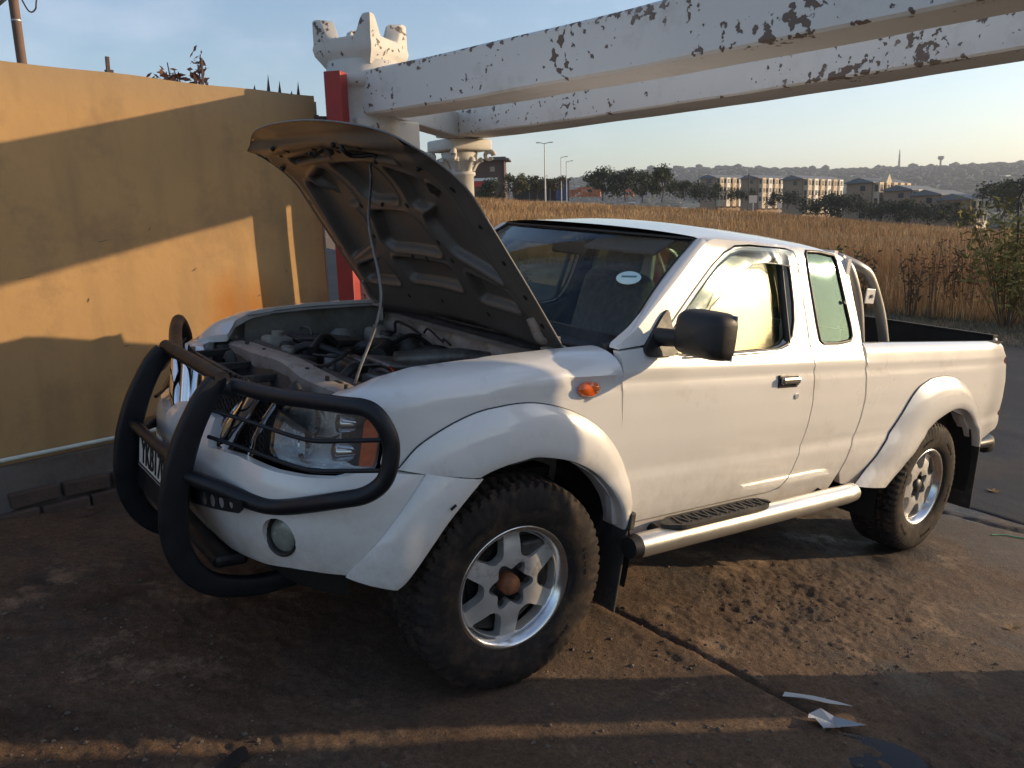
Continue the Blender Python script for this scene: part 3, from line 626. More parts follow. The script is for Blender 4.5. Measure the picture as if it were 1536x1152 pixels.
# ---- load bed
bed_pts = [(2.128, 1.13), (2.130, 1.08), (2.150, .93), (2.130, .80), (2.085, .66), (2.045, .56), (2.10, .49), (2.30, .46), (2.42, .448), (2.47, .452), (2.60, .54), (2.744, .673), (2.898, .785), (3.078, .834), (3.33, .768), (3.50, .60), (3.56, .575), (3.75, .60), (3.96, .635), (3.985, .66), (3.975, .80), (3.960, .95), (3.925, 1.08), (3.885, 1.15), (3.86, 1.21), (3.80, 1.235), (2.16, 1.235), (2.128, 1.20)]
def bedside(sg):
    def fn(x, v, d=0.):
        rr = sstep(3.55, 4.02, x) * .05
        if v < 1.14: return (x, sg * (W(v) - d - rr), v)
        th = (v - 1.14) / .095 * math.pi / 2; return (x, sg * (W(1.14) - .055 * (1 - math.cos(th)) - d * math.cos(th) - rr), 1.14 + .06 * math.sin(th) - d * math.sin(th) - .006 * sstep(3.6, 3.9, x))
    return fn
for sg in (-1, 1):
    bd = panel('load_bed_side', rnd(bed_pts, .012, 2), bedside(sg), PAINT, T, step=.020, thick=.03)
    B = MB(); B.box((3.0, sg * .745, .98), (1.72, .012, .40)); B.box((3.0, sg * .765, 1.192), (1.72, .05, .012), bevel=.004); (B.box((3.02, .775, 1.218), (1.74, .13, .022), bevel=.008) if sg > 0 else None); B.build('bed_inner_wall', DARK, bd)
    B = MB(); B.tube([(3.895, sg * .775, 1.10), (3.950, sg * .775, .98), (3.970, sg * .775, .84), (3.975, sg * .775, .70)], .034, 10, flat=(.8, 1)); B.build('tail_light', REDL, T)
    B = MB(); B.box((2.45, sg * .70, .80), (.05, .02, .05)); B.box((2.95, sg * .62, .78), (.95, .26, .30), bevel=.05); B.build('wheel_tub', DARK, bd)
B = MB(); B.box((3.02, 0, .80), (1.78, 1.48, .03)); B.box((2.13, 0, 1.0), (.03, 1.5, .42)); B.build('bed_floor', DARK, T)
B = MB(); B.box((3.925, 0, .93), (.04, 1.46, .56), bevel=.012); tg = B.build('tailgate', PAINT, T, auto=40); B = MB(); B.box((3.893, 0, .945), (.016, 1.44, .56), bevel=.004); B.box((3.915, 0, 1.222), (.07, 1.44, .014), bevel=.004); B.build('tailgate_liner', DARK, tg)
B = MB(); B.box((4.06, 0, .50), (.13, 1.56, .10), bevel=.03)
for sg in (-1, 1): B.tube([(3.72, sg * .80, .545), (3.92, sg * .80, .545), (4.08, sg * .74, .53)], [.028, .036, .04], 10)
B.build('rear_bumper', BLACK, T, auto=50)
# roll bar
def rb(P, r_): B = MB(); B.tube(cr(P, 6), r_, 12); return B
hoop = lambda x0, x1, h: [(x0, -.66, 1.17), (x0 - .09, -.66, 1.38), (x1 + .03, -.655, h - .07), (x1, -.62, h - .02), (x1 - .01, -.54, h), (x1 - .01, 0, h + .01), (x1 - .01, .54, h), (x1, .62, h - .02), (x1 + .03, .655, h - .07), (x0 - .09, .66, 1.38), (x0, .66, 1.17)]
SILV = mat('silver_tube', (.42, .41, .39), rough=.38, metal=.6, var=.08, scale=8)
hp = rb(hoop(2.37, 2.14, 1.605), .027).build('roll_bar', SILV, T)
for sg in (-1, 1):
    B = MB(); B.tube(cr([(2.15, sg * .60, 1.60), (2.25, sg * .655, 1.565), (2.34, sg * .66, 1.53), (2.44, sg * .66, 1.44), (2.54, sg * .66, 1.32), (2.63, sg * .66, 1.17)], 6), .027, 12); B.build('roll_bar_stay', SILV, hp)
    B = MB(); B.box((2.345, sg * .685, 1.425), (.085, .006, .075), bevel=.002); B.build('roll_bar_bracket', PAINT, hp)
    B = MB(); B.tube([(2.35, sg * .69, 1.425), (2.35, sg * .695, 1.425)], .010, 10); B.build('bracket_bolt', PLASTIC, hp)
# ---- side steps
for sg in (-1, 1):
    B = MB(); B.tube([(.50, sg * .925, .462), (.55, sg * .925, .463), (1.98, sg * .925, .478), (2.06, sg * .92, .480), (2.085, sg * .915, .480)], [.044, .047, .047, .045, .030], 20); stp = B.build('side_step', STEP_M, T)
    B = MB(); B.tube([(.475, sg * .925, .462), (.512, sg * .925, .462)], [.040, .049], 18); B.build('step_end_cap', PLASTIC, stp)
    B = MB(); pad = rnd([(.74, -.055), (1.28, -.055), (1.36, 0), (1.30, .05), (.72, .05), (.64, 0)], .04, 4)
    B.prism([(x, y) for x, y in pad], 0, .014, Matrix.Translation((0, sg * .918, .506 + .0)) @ Matrix.Rotation(R(-.55), 4, 'Y') @ Matrix.Scale(1, 4)); pd = B.build('step_pad', PLASTIC_D, stp)
    B = MB()
    for k in range(20): B.box((.74 + k * .030, sg * .918, .5225 + (.74 + k * .03) * .0096), (.012, .065, .006), Matrix.Rotation(R(18 if k % 2 else -18), 3, 'Z'))
    B.build('pad_ribs', PLASTIC_D, pd)
    B = MB()
    for x in (.7, 1.35, 1.9): B.tube([(x, sg * .91, .46), (x, sg * .70, .50)], .018, 8)
    B.build('step_bracket', DARK, stp)
    # mudflaps
    B = MB(); B.box((.492, sg * .768, .375), (.012, .24, .38), Matrix.Rotation(R(3), 3, 'Y'), bevel=.004); B.box((.51, sg * .885, .55), (.03, .03, .07), bevel=.006); B.build('mud_flap', PLASTIC_D, T)
    B = MB(); B.box((3.565, sg * .77, .38), (.012, .26, .42), Matrix.Rotation(R(-6), 3, 'Y'), bevel=.004); B.build('mud_flap', PLASTIC_D, T)
    # wheel arch liners
    B = MB(); B.lathe([(.53, -.02), (.53, .35), (.30, .36)], 28, origin=(.02, 0, .36), axis='Y', a0=R(-10), a1=R(160)); B.v = [(x, sg * (.85 - (y)), min(z, .845) if z > 0 else z) for x, y, z in B.v]; B.build('wheel_arch_liner', DARK, T)
    B = MB(); B.lathe([(.56, -.02), (.56, .35), (.30, .36)], 28, origin=(2.98, 0, .36), axis='Y', a0=R(-8), a1=R(190)); B.v = [(x, sg * (.85 - (y)), min(z, .84)) for x, y, z in B.v]; B.build('wheel_arch_liner', DARK, T)
# chassis, axles
B = MB()
for sg in (-1, 1): B.box((1.6, sg * .40, .47), (4.6, .07, .13))
B.box((1.25, 0, .42), (1.5, 1.45, .02)); B.box((-.58, 0, .48), (.2, .9, .10)); B.tube([(0, -.72, .36), (0, .72, .36)], .045, 10); B.tube([(2.95, -.72, .38), (2.95, .72, .38)], .05, 10); B.tube([(2.95, -.14, .38), (2.95, .14, .38)], .14, 12)
B.tube([(.4, .1, .40), (2.9, .1, .40)], .035, 8); B.box((1.0, 0, .45), (.8, .36, .2), bevel=.04); B.box((-.25, 0, .40), (.5, .9, .03))
B.tube([(2.2, .45, .42), (3.9, .45, .40)], .03, 8)
B.build('chassis', DARK, T)

# ---- wheels
def tyre_mesh():
    n = 300; prof = [(-.108, .218), (-.118, .224), (-.130, .245), (-.1375, .275), (-.1385, .305), (-.134, .335), (-.128, .350), (-.121, .362), (-.112, .371), (-.098, .376), (-.082, .3785), (-.070, .3795), (-.052, .3805), (-.038, .381), (-.016, .3815), (0, .3815)]
    prof = prof + [(-a, b) for a, b in prof[::-1][1:]]; m_ = len(prof); vs = []
    for k in range(n):
        a = 2 * math.pi * k / n; c, s = math.cos(a), math.sin(a)
        for i, (y, r_) in enumerate(prof):
            rr = r_; ay = abs(y); sgn = 1 if y >= 0 else -1
            row = 0 if ay > .095 else (1 if ay > .045 else 2)
            ph = (k + (0, 2, 4)[row] * sgn + int(y * 60)) % 5
            if ay < .118 and r_ > .362:
                if ph in (0,) or (row < 2 and ph == 1 and k % 2): rr -= .013
                if .066 < ay < .074 or .034 < ay < .040: rr -= .011
            elif .330 < r_ <= .363 and ph in (0, 1): rr -= .008
            if ay > .136 and .28 < r_ < .31 : rr += 0
            vs.append((rr * c, y, rr * s))
    B = MB(); B.add(vs, [(k * m_ + i, k * m_ + i + 1, ((k + 1) % n) * m_ + i + 1, ((k + 1) % n) * m_ + i) for k in range(n) for i in range(m_ - 1)], True)
    # raised sidewall lettering ribs
    for k in range(0, 240, 1):
        if (k // 20) % 2 == 0 and k % 4 in (0, 1, 2) and k % 20 < 14:
            a = 2 * math.pi * k / 240
            for r0 in (.292,):
                B.box((math.cos(a) * r0, -.1395, math.sin(a) * r0), (.014, .003, .0045), Matrix.Rotation(-a, 3, 'Y'))
    return B.mesh('tyre', RUBBER, auto=35)
def rim_mesh():
    out = [(.196 * math.cos(a), .196 * math.sin(a)) for a in np.linspace(0, 2 * math.pi, 73)[:-1]]; holes = []
    for k in range(6):
        a = k * math.pi / 3 + R(90) + R(30); p = []
        for r_, w in ((.082, .034), (.186, .086)):
            pass
        pts = [(.108, -.013), (.116, -.026), (.178, -.067), (.188, -.040), (.190, 0), (.188, .040), (.178, .067), (.116, .026), (.108, .013)]
        pts = [(r_ if i not in (2, 6) else r_, w) for i, (r_, w) in enumerate(pts)]
        ca, sa = math.cos(a), math.sin(a); holes.append(rnd([(r_ * ca - w * sa, r_ * sa + w * ca) for r_, w in pts], .008, 2))
    hub = [((.076 + .015 * math.cos(6 * a)) * math.cos(a + R(0)), (.076 + .015 * math.cos(6 * a)) * math.sin(a + R(0))) for a in np.linspace(0, 2 * math.pi, 61)[:-1]]
    a30 = R(0); hub = [(x * math.cos(a30) - y * math.sin(a30), x * math.sin(a30) + y * math.cos(a30)) for x, y in hub]
    def fn(a, b, d=0.):
        r_ = math.hypot(a, b); y = -.098 + .022 * sstep(.21, .10, r_) * 0 + interp(r_, [0, .06, .09, .14, .185, .20], [.012, .010, .006, .010, .020, .014]); return (a, y + d, b)
    return out, holes, hub, fn
ro_, rh_, hub_, rfn = rim_mesh()
rim0 = panel('rim', ro_, rfn, ALLOY, None, holes=rh_ + [hub_], step=.014, thick=.040)
RIM_ME = rim0.data; bpy.data.objects.remove(rim0)
B = MB(); B.lathe([(.192, -.080), (.197, -.088), (.204, -.110), (.214, -.1175), (.2235, -.119), (.2265, -.114), (.222, -.106), (.213, -.104), (.208, -.09), (.203, -.05), (.195, .0), (.190, .1), (.21, .115)], 72, axis='Y'); LIP_ME = B.mesh('rim_lip', ALLOY_B)
B = MB(); B.lathe([(.19, -.02), (.10, .0), (.0, .0)], 36, axis='Y'); B.lathe([(.14, -.035), (.14, -.02), (.0, -.02)], 36, axis='Y'); B.box((.10, -.04, .10), (.10, .07, .08), bevel=.01); BRK_ME = B.mesh('brake_disc', ENG)
B = MB(); B.lathe([(.098, -.030), (.094, -.045), (.0, -.045)], 24, axis='Y')
for k in range(6):
    a = k * math.pi / 3 + R(0); B.tube([(.070 * math.cos(a), -.040, .070 * math.sin(a)), (.070 * math.cos(a), -.080, .070 * math.sin(a))], .0125, 6, smooth=False)
NUT_ME = B.mesh('wheel_nuts', PLASTIC)
B = MB(); B.lathe([(.038, -.045), (.037, -.084), (.034, -.094), (.029, -.098), (.027, -.104), (.016, -.110), (0, -.111)], 28, axis='Y'); HUB_ME = B.mesh('hub_cap', RUST)
B = MB(); B.lathe([(.044, -.045), (.042, -.078), (.036, -.090), (.0, -.092)], 28, axis='Y'); HUBR_ME = B.mesh('hub_cap', PLASTIC)
TY_ME = tyre_mesh()
for x, sg, steer in ((0, -1, 5), (2.95, -1, 0), (0, 1, 5), (2.95, 1, 0)):
    w = bpy.data.objects.new('wheel', RIM_ME); COL.objects.link(w); w.parent = T
    w.location = (x, sg * .755, .379); w.rotation_euler = (0, 0, R(-steer) + (math.pi if sg > 0 else 0))
    w.rotation_mode = 'XYZ'
    spin = {(0, -1): R(-4), (2.95, -1): R(22)}.get((x, sg), 0.)
    w.matrix_local = Matrix.Translation((x, sg * .755, .379)) @ Matrix.Rotation((R(-steer) if sg < 0 else R(-steer) + math.pi), 4, 'Z') @ Matrix.Rotation(spin, 4, 'Y')
    for nm, me in (('rim_lip', LIP_ME), ('tyre', TY_ME), ('brake_disc', BRK_ME), ('wheel_nuts', NUT_ME), ('hub_cap', HUB_ME if x == 0 else HUBR_ME)): link(nm, me, w)
# ================================================================== ENGINE BAY
rs = random.Random(5)
for sg in (-1, 1):
    B = MB()
    B.grid(14, 6, lambda u, v: Vector((-.40 + .78 * u, sg * (.690 - .05 * v - .008 * math.sin(u * 9)), FT(XS - .40 + .78 * u) - .014 - .42 * v)))
    B.grid(14, 2, lambda u, v: Vector((-.40 + .78 * u, sg * (.690 - .045 * v), FT(XS - .40 + .78 * u) - .017 - .004 * v)))
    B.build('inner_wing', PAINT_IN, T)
    B = MB(); B.lathe([(.0, .06), (.045, .055), (.070, .03), (.080, .0), (.095, -.01), (.11, -.06), (.12, -.2)], 24, origin=(.02, sg * .55, 1.00)); B.build('strut_tower', PAINT_IN, T)
    B = MB(); B.box((-.50, sg * .62, .90), (.12, .14, .18), bevel=.02); B.build('lamp_bracket', PLASTIC_D, T)
# bulkhead and scuttle
B = MB()
B.grid(4, 30, lambda u, v: Vector((.300 + .02 * math.sin(v * 31) * (u > .2) - .03 * u, (2 * v - 1) * .70, 1.125 - .45 * u + .015 * math.sin(v * 40) * (0 < u < 1))))
B.grid(3, 20, lambda u, v: Vector((.27 + .05 * u, (2 * v - 1) * .70, 1.118 + .012 * u)))
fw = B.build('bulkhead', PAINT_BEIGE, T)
B = MB(); B.grid(5, 24, lambda u, v: Vector((.292 + .10 * u + .06 * (2 * v - 1) ** 2 * u, (2 * v - 1) * .72, 1.135 + .028 * math.sin(u * math.pi)))); sc_ = B.build('scuttle_panel', PLASTIC_D, T)
for yc, a in ((-.25, 8), (.35, 8)):
    B = MB(); B.tube([(.31, yc + .25, 1.178), (.30, yc, 1.19), (.30, yc - .30, 1.185)], [.010, .008, .006], 6); B.build('wiper_arm', PLASTIC, sc_)
    B = MB(); B.box((.292, yc - .12, 1.200), (.010, .50, .014)); B.build('wiper_blade', PLASTIC, sc_)
# radiator support: folded bar with cut-outs
def bar(u, v):
    y = -.66 + 1.32 * u; w = .030 * math.sin(u * 17) * (.5 + .5 * math.sin(u * 5)); k = v * 5
    px = [-.045 + .4 * w, -.048 + .4 * w, -.028, .030, .052, .054]; pz = [-.085 + abs(w), -.01, .0, .004, -.004, -.05]
    dz = -.035 * abs(2 * u - 1) ** 3 + .015 * math.exp(-((u - .5) / .16) ** 2)
    return Vector((-.50 + .05 * (2 * u - 1) ** 2 + px[int(round(k))], y, 1.020 + pz[int(round(k))] + dz))
B = MB(); B.grid(60, 5, bar); rsup = B.build('radiator_support', PAINT_BEIGE, T, auto=35)
B = MB()
for y in (-.50, -.36, -.2, .02, .2, .38, .5): B.tube([(-.500, y, 1.018), (-.500, y, 1.032)], .008, 6)
B.build('support_bolts', ENG, rsup, kind='stuff')
for y, w in ((-.45, .04), (-.14, .03), (.1, .05), (.42, .04)):
    B = MB(); B.tube([(-.492, y, 1.026), (-.492, y + w, 1.0265)], .010, 8, flat=(.2, 1)); B.build('support_slot', DARK, rsup)
B = MB(); B.box((-.502, -.02, 1.000), (.05, .07, .05), bevel=.008); B.build('bonnet_catch', ENG, rsup)
# front cavity under the bar: slam panel, horn, intake
B = MB(); B.grid(5, 20, lambda u, v: Vector((-.76 + .22 * u + .05 * (2 * v - 1) ** 2, (2 * v - 1) * .60, .985 - .10 * math.sin(u * math.pi) - .02 * (1 - u)))); B.build('grille_upper_cover', PLASTIC, T)
for y in (-.32, .30):
    B = MB(); B.lathe([(.02, .0), (.05, .015), (.055, .03), (.03, .045), (.0, .045)], 18, origin=(-.62, y, .955), axis='X'); B.build('horn', PLASTIC_D, T)
for y in (-.42, -.05, .2, .48):
    B = MB(); B.box((-.61, y, .965), (.20, .02, .028), Matrix.Rotation(R(rs.uniform(-25, 25)), 3, 'Z'), bevel=.004); B.build('brace', PLASTIC_D, T)
# radiator + cowl
B = MB(); B.tube([(-.41, -.50, .985), (-.41, .50, .985)], .034, 12); B.box((-.41, 0, .84), (.07, .96, .28), bevel=.01); rad = B.build('radiator', ENG, T)
B = MB(); B.lathe([(.028, 0), (.03, .02), (.024, .028), (0, .03)], 16, origin=(-.41, .18, 1.015)); B.build('radiator_cap', ENG_L, rad)
B = MB(); B.box((-.33, 0, .86), (.06, .80, .26), bevel=.03); B.build('fan_shroud', PLASTIC, rad)
# engine block, covers
eng = MB(); eng.box((-.02, .0, .80), (.52, .40, .30), bevel=.04); eng = eng.build('engine', ENG, T, auto=50)
B = MB(); B.box((-.03, .02, .975), (.42, .20, .07), bevel=.025); 
for k in range(4): B.box((-.18 + k * .10, .02, 1.015), (.045, .15, .016), bevel=.006)
B.build('rocker_cover', ENG_L, eng, auto=50)
B = MB()
for k in range(4): B.tube(cr([(-.16 + k * .10, -.07, .97), (-.15 + k * .10, -.16, 1.0), (-.14 + k * .10, -.25, .95)], 5), .022, 10)
B.box((0, -.27, .95), (.42, .07, .07), bevel=.02); B.build('intake_manifold', ENG_L, eng, auto=50)
B = MB(); B.lathe([(.0, .0), (.05, .0), (.055, .02), (.05, .045), (0, .05)], 20, origin=(-.22, .06, .93), axis='X'); B.build('oil_filler', PLASTIC, eng)
B = MB(); B.lathe([(.10, -.02), (.10, .02), (.07, .03), (0, .03)], 24, origin=(-.29, -.12, .88), axis='X'); B.build('pulley', ENG, eng)
B = MB(); B.box((-.18, -.48, .93), (.26, .20, .16), bevel=.015); bat = B.build('battery', PLASTIC, T)
B = MB(); B.box((-.18, -.48, 1.015), (.24, .18, .014), bevel=.004); B.build('battery_lid', PLASTIC_D, bat)
for x in (-.26, -.10): B = MB(); B.tube([(x, -.42, 1.015), (x, -.42, 1.040)], .012, 10); B.build('terminal', ENG_L, bat)
B = MB(); B.tube([(-.26, -.42, 1.035), (-.25, -.34, 1.05), (-.10, -.25, .98)], .008, 6); B.build('battery_cable', REDL, bat)
B = MB(); B.box((-.12, .46, .93), (.30, .24, .16), bevel=.02); B.box((-.12, .46, 1.02), (.27, .21, .03), bevel=.012); ab = B.build('air_filter_box', PLASTIC, T, auto=50)
P = cr([(-.02, .40, .98), (.05, .28, 1.02), (.02, .15, 1.03), (-.08, .05, 1.02)], 10)
B = MB(); B.tube(P, [.036 + (.004 if i % 2 else 0) for i in range(len(P))], 14); B.build('intake_hose', PLASTIC, ab)
B = MB(); B.box((.17, .50, 1.01), (.10, .13, .12), bevel=.02); B.box((.17, .50, 1.075), (.05, .05, .02), bevel=.008); B.build('coolant_bottle', CREAM, T, auto=50)
B = MB(); B.box((-.34, .46, .99), (.12, .10, .10), bevel=.02); B.lathe([(.025, 0), (.025, .02), (0, .022)], 14, origin=(-.34, .46, 1.04)); B.build('washer_bottle', CREAM, T, auto=50)
B = MB(); B.lathe([(.0, 0), (.10, .0), (.115, .02), (.115, .06), (.09, .09), (.04, .10), (.03, .2)], 24, origin=(.27, .34, .95), axis='X'); B.v = [(2 * .27 - x, y, z) for x, y, z in B.v]; B.build('brake_servo', ENG, T)
B = MB(); B.box((.12, .34, 1.035), (.10, .05, .055), bevel=.012); B.build('brake_fluid_reservoir', CREAM, T, auto=50)
B = MB(); B.lathe([(.028, 0), (.028, .02), (0, .022)], 14, origin=(.12, .34, 1.06)); B.build('reservoir_cap', PLASTIC, T)
B = MB(); B.box((.10, -.54, 1.00), (.16, .10, .07), bevel=.012); B.build('fuse_box', PLASTIC, T, auto=50)
B = MB(); B.tube([(-.10, -.12, 1.035), (.15, -.20, 1.06), (.26, -.25, 1.05)], .035, 12); B.box((-.02, -.12, 1.02), (.34, .22, .02), Matrix.Rotation(R(4), 3, 'Y'), bevel=.008); B.build('heat_shield', ENG_L, T, auto=50)
B = MB(); B.lathe([(.02, -.05), (.045, -.04), (.05, .03), (.03, .05), (0, .05)], 18, origin=(.20, -.42, 1.02)); B.build('fuel_filter', ENG, T)
# hoses, wiring
hs = [[(-.40, -.25, .99), (-.33, -.22, 1.03), (-.22, -.10, 1.0)], [(-.38, .3, .98), (-.28, .26, 1.03), (-.15, .12, 1.0)], [(.27, -.05, 1.02), (.15, -.02, 1.06), (.05, .05, 1.02)], [(.27, .05, 1.0), (.16, .10, 1.04), (.06, .08, 1.0)],
      [(.25, -.45, 1.03), (.10, -.40, 1.06), (-.05, -.36, 1.05), (-.2, -.33, 1.0)], [(.28, .2, 1.03), (.18, .22, 1.08), (.06, .2, 1.04)], [(-.1, .33, 1.0), (-.2, .3, 1.06), (-.3, .2, 1.02)]]
for h in hs:
    B = MB(); B.tube(cr(h, 8), rs.choice([.010, .013, .018]), 8); B.build('hose', PLASTIC, T)
for k in range(16):
    y0 = rs.uniform(-.62, .6); x0 = .262; z0 = rs.uniform(.98, 1.09); P = [(x0, y0, z0)]
    for j in range(4): P.append((x0 - .004 - rs.uniform(0, .02), y0 + (j + 1) * rs.uniform(.04, .10) * (1 if k % 2 else -1), z0 + rs.uniform(-.035, .035)))
    P = [(a, max(-.66, min(.66, b)), c) for a, b, c in P]
    B = MB(); B.tube(cr(P, 5), rs.choice([.004, .005, .007]), 6); B.build('wire', PLASTIC, fw)
for k in range(14):
    P = [(rs.uniform(-.3, .2), rs.uniform(-.5, .5), 1.0)]
    for j in range(3): P.append((P[-1][0] + rs.uniform(-.12, .12), P[-1][1] + rs.uniform(-.12, .12), rs.uniform(.98, 1.06)))
    B = MB(); B.tube(cr(P, 5), rs.choice([.004, .006, .009]), 6); B.build('wire', rs.choice([PLASTIC, PLASTIC, PLASTIC_D, ENG]), eng)
for k in range(16):
    B = MB(); p = (rs.uniform(-.34, .22), rs.uniform(-.5, .5), rs.uniform(.93, 1.0)); a = rs.uniform(.03, .07)
    if k % 2: B.box(p, (a * 1.5, a, a), Matrix.Rotation(rs.uniform(0, 3), 3, 'Z'), bevel=.008)
    else: B.lathe([(a * .5, 0), (a * .5, a), (a * .3, a * 1.2), (0, a * 1.2)], 12, origin=p)
    B.build('engine_fitting', rs.choice([ENG, ENG, PLASTIC_D, ENG_L]), eng, auto=50)
B = MB(); B.box((-.02, .0, .70), (.75, 1.3, .04)); B.build('engine_undertray', DARK, T)

# ================================================================== RAISED BONNET
PIV = Vector((.285, 0, 1.185)); ANG = R(52.5)
HD = Matrix.Translation(PIV) @ Matrix.Rotation(ANG, 4, 'Y')          # bonnet frame: -x forward when shut
def hpt(u, y, h):       # u forward from hinge, h above the shut surface
    return HD @ Vector((-u, y, h))
def UM(q): return 1.035 - .115 * abs(q) ** 3.0
def hsurf(p, q):
    um = UM(q); u = -.055 + p * (um + .055)
    hw = interp(u, [-.06, .30, .55, .70, .80, .90, 1.0], [.705, .695, .678, .662, .650, .640, .632])
    y = q * hw
    h = .035 - .07 * max(0, u) - .95 * max(0, u - .66) ** 1.7 - .040 * (y / .7) ** 2 - .030 * abs(q) ** 8 + .004 * math.cos(y * 9)
    return u, y, h
pk = [[(.80, -.16), (.80, .16), (.64, .13), (.61, .09), (.61, -.09), (.64, -.13)], [(.56, -.15), (.56, .15), (.40, .22), (.37, .18), (.37, -.18), (.40, -.22)], [(.32, -.22), (.32, .22), (.20, .20), (.20, -.20)]]
for q in ([(.79, .25), (.73, .44), (.585, .36), (.60, .21)], [(.54, .25), (.72, .48), (.68, .52), (.30, .575), (.40, .31)], [(.31, .33), (.255, .575), (.17, .58), (.17, .30)], [(.87, .10), (.845, .40), (.825, .40), (.845, .10)]):
    pk += [q, [(a, -b) for a, b in q]]
pk = [rnd(p, .03, 3) for p in pk]
NU, NV = 170, 210
UY = np.array([[hsurf(i / NU, 2 * j / NV - 1)[:2] for j in range(NV + 1)] for i in range(NU + 1)]).reshape(-1, 2)
dep = np.zeros(len(UY)); bead = np.zeros(len(UY))
for p in pk:
    ins = inside(UY, p); e = edist(UY, p); sd_ = np.where(ins, e, -e); t = np.clip((sd_ + .006) / .017, 0, 1); dep = np.maximum(dep, t * t * (3 - 2 * t)); bead = np.maximum(bead, np.exp(-((sd_ + .017) / .006) ** 2))
dep = (dep * .036 - bead * .005 * (1 - dep)).reshape(NU + 1, NV + 1)
B = MB(); B.grid(40, 60, lambda a, b: hpt(*hsurf(a, 2 * b - 1)))
bon = B.build('bonnet', PAINT, T)
def under(a, b):
    q = 2 * b - 1; u, y, h = hsurf(a, q); e = min(1, min(a / .03, (1 - a) / .03 if a > .5 else 1, (1 - abs(q)) / .03)); e = max(0, e)
    rib = .040 * sstep(.0, .10, min((1 - abs(q)) * .7, (1 - a) * 1.0, a * 1.0 + .02))
    D = dep[int(round(a * NU)), int(round(b * NV))]
    fold = .011 * math.sin(u * 60) * sstep(.80, .88, u) * (1 - sstep(.95, 1, u))
    return hpt(u, y, h - .006 - .002 * e - rib + D + fold * .8)
B = MB(); B.grid(NU, NV, under); B.f = [f[::-1] for f in B.f]
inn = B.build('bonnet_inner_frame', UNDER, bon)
B = MB(); P = [hpt(*[c - (0, 0, .004)[k] for k, c in enumerate(hsurf(i / 30, -1))]) for i in range(31)] + [hpt(*[c - (0, 0, .004)[k] for k, c in enumerate(hsurf(1, 2 * i / 40 - 1))]) for i in range(1, 40)] + [hpt(*[c - (0, 0, .004)[k] for k, c in enumerate(hsurf(1 - i / 30, 1))]) for i in range(31)]
B.tube(P, .0035, 6, flat=(1.0, .5)); B.build('bonnet_hem', PAINT_IN, bon)
# holes (dark plugs), latch, stay hook
rs = random.Random(11)
hl_ = [(.90, -.30), (.905, -.12), (.89, .10), (.90, .30), (.865, .45), (.80, -.54), (.70, -.60), (.55, -.625), (.40, -.64), (.25, -.65), (.12, -.655), (.80, .56), (.60, .625), (.35, .64), (.15, .64), (.60, -.17), (.60, .02), (.34, .05), (.34, -.06), (.36, -.27), (.585, .20), (.10, -.3), (.10, .05), (.10, .3), (.86, -.02), (.44, -.245), (.43, .26), (.865, .22)]
for u, y in hl_:
    q = y / interp(u, [-.06, .30, .55, .70, .80, .90, 1.0], [.705, .695, .678, .662, .650, .640, .632]); um = UM(q); a = (u + .055) / (um + .055)
    aa = min(max(a, 0), 1); bb = (q + 1) / 2; c = under(aa, bb); e1 = (under(min(1, aa + .02), bb) - c).normalized(); e2 = (under(aa, min(1, bb + .02)) - c).normalized(); n_ = e1.cross(e2); n_ = n_ if n_.dot(HD.to_3x3() @ Vector((0, 0, 1))) < 0 else -n_
    r1, r2, an = rs.uniform(.009, .014), rs.uniform(.005, .009), rs.uniform(0, 3)
    B = MB(); ring = [c + n_ * .0025 + (e1 * math.cos(t + 0) * r1 + e2 * math.sin(t) * r2) for t in np.arange(10) * .628]; ring2 = [p - n_ * .006 for p in ring]
    B.add(ring + ring2, [tuple(range(10))] + [(i, (i + 1) % 10, 10 + (i + 1) % 10, 10 + i) for i in range(10)]); B.build('frame_hole', DARK, inn)
def hu(u, q, off=.0):
    um = UM(q); return under(min(1, (u + .055) / (um + .055)), (q + 1) / 2) + HD.to_3x3() @ Vector((0, 0, -off))
B = MB(); c = hu(.885, .06); B.box(c, (.05, .09, .02), HD.to_3x3(), bevel=.004); B.tube([c, c + HD.to_3x3() @ Vector((.0, 0, -.05)), c + HD.to_3x3() @ Vector((-.02, 0, -.06))], .007, 8); B.build('bonnet_striker', ENG, bon, auto=50)
B = MB(); B.tube(cr([hu(.93, -.30, -.01), hu(.90, -.33, .02), hu(.87, -.30, .03), hu(.855, -.34, .03), hu(.84, -.40, .02), hu(.815, -.39, .005)], 6), .008, 8); B.build('safety_hook', PLASTIC, bon)
for q in (-.82, -.25, .55, .84):
    B = MB(); c = hu(.925 if abs(q) < .6 else .80, q); B.lathe([(.009, 0), (.009, .010), (.006, .014), (0, .014)], 10); qq = (HD.to_3x3() @ Vector((0, 0, -1))).to_track_quat('Z', 'Y').to_matrix().to_4x4(); qq.translation = c; B.v = [tuple(qq @ Vector(p)) for p in B.v]; B.build('rubber_stop', PLASTIC, bon)
for sg in (-1, 1):
    B = MB(); B.tube(cr([(.255, sg * .635, 1.09), (.250, sg * .635, 1.165), (.27, sg * .635, 1.20), hu(.06, sg * .90, .012), hu(.16, sg * .90, .004)], 5), .013, 8, flat=(.5, 1.3)); B.box((.255, sg * .635, 1.168), (.085, .05, .010), Matrix.Rotation(R(-8), 3, 'Y'), bevel=.003); B.build('bonnet_hinge', PAINT_BEIGE, bon, auto=50)
# stay rod
top = hu(.80, -.26, .0)
B = MB(); B.tube(cr([(-.470, -.50, 1.035), (-.455, -.495, 1.075), (-.36, -.44, 1.30), tuple(Vector((-.40, -.42, 1.36)).lerp(top, .45)), tuple(Vector((-.37, -.42, 1.36)).lerp(top, .85)), tuple(top)], 8), .0052, 8); B.build('bonnet_stay', ENG_L, T)
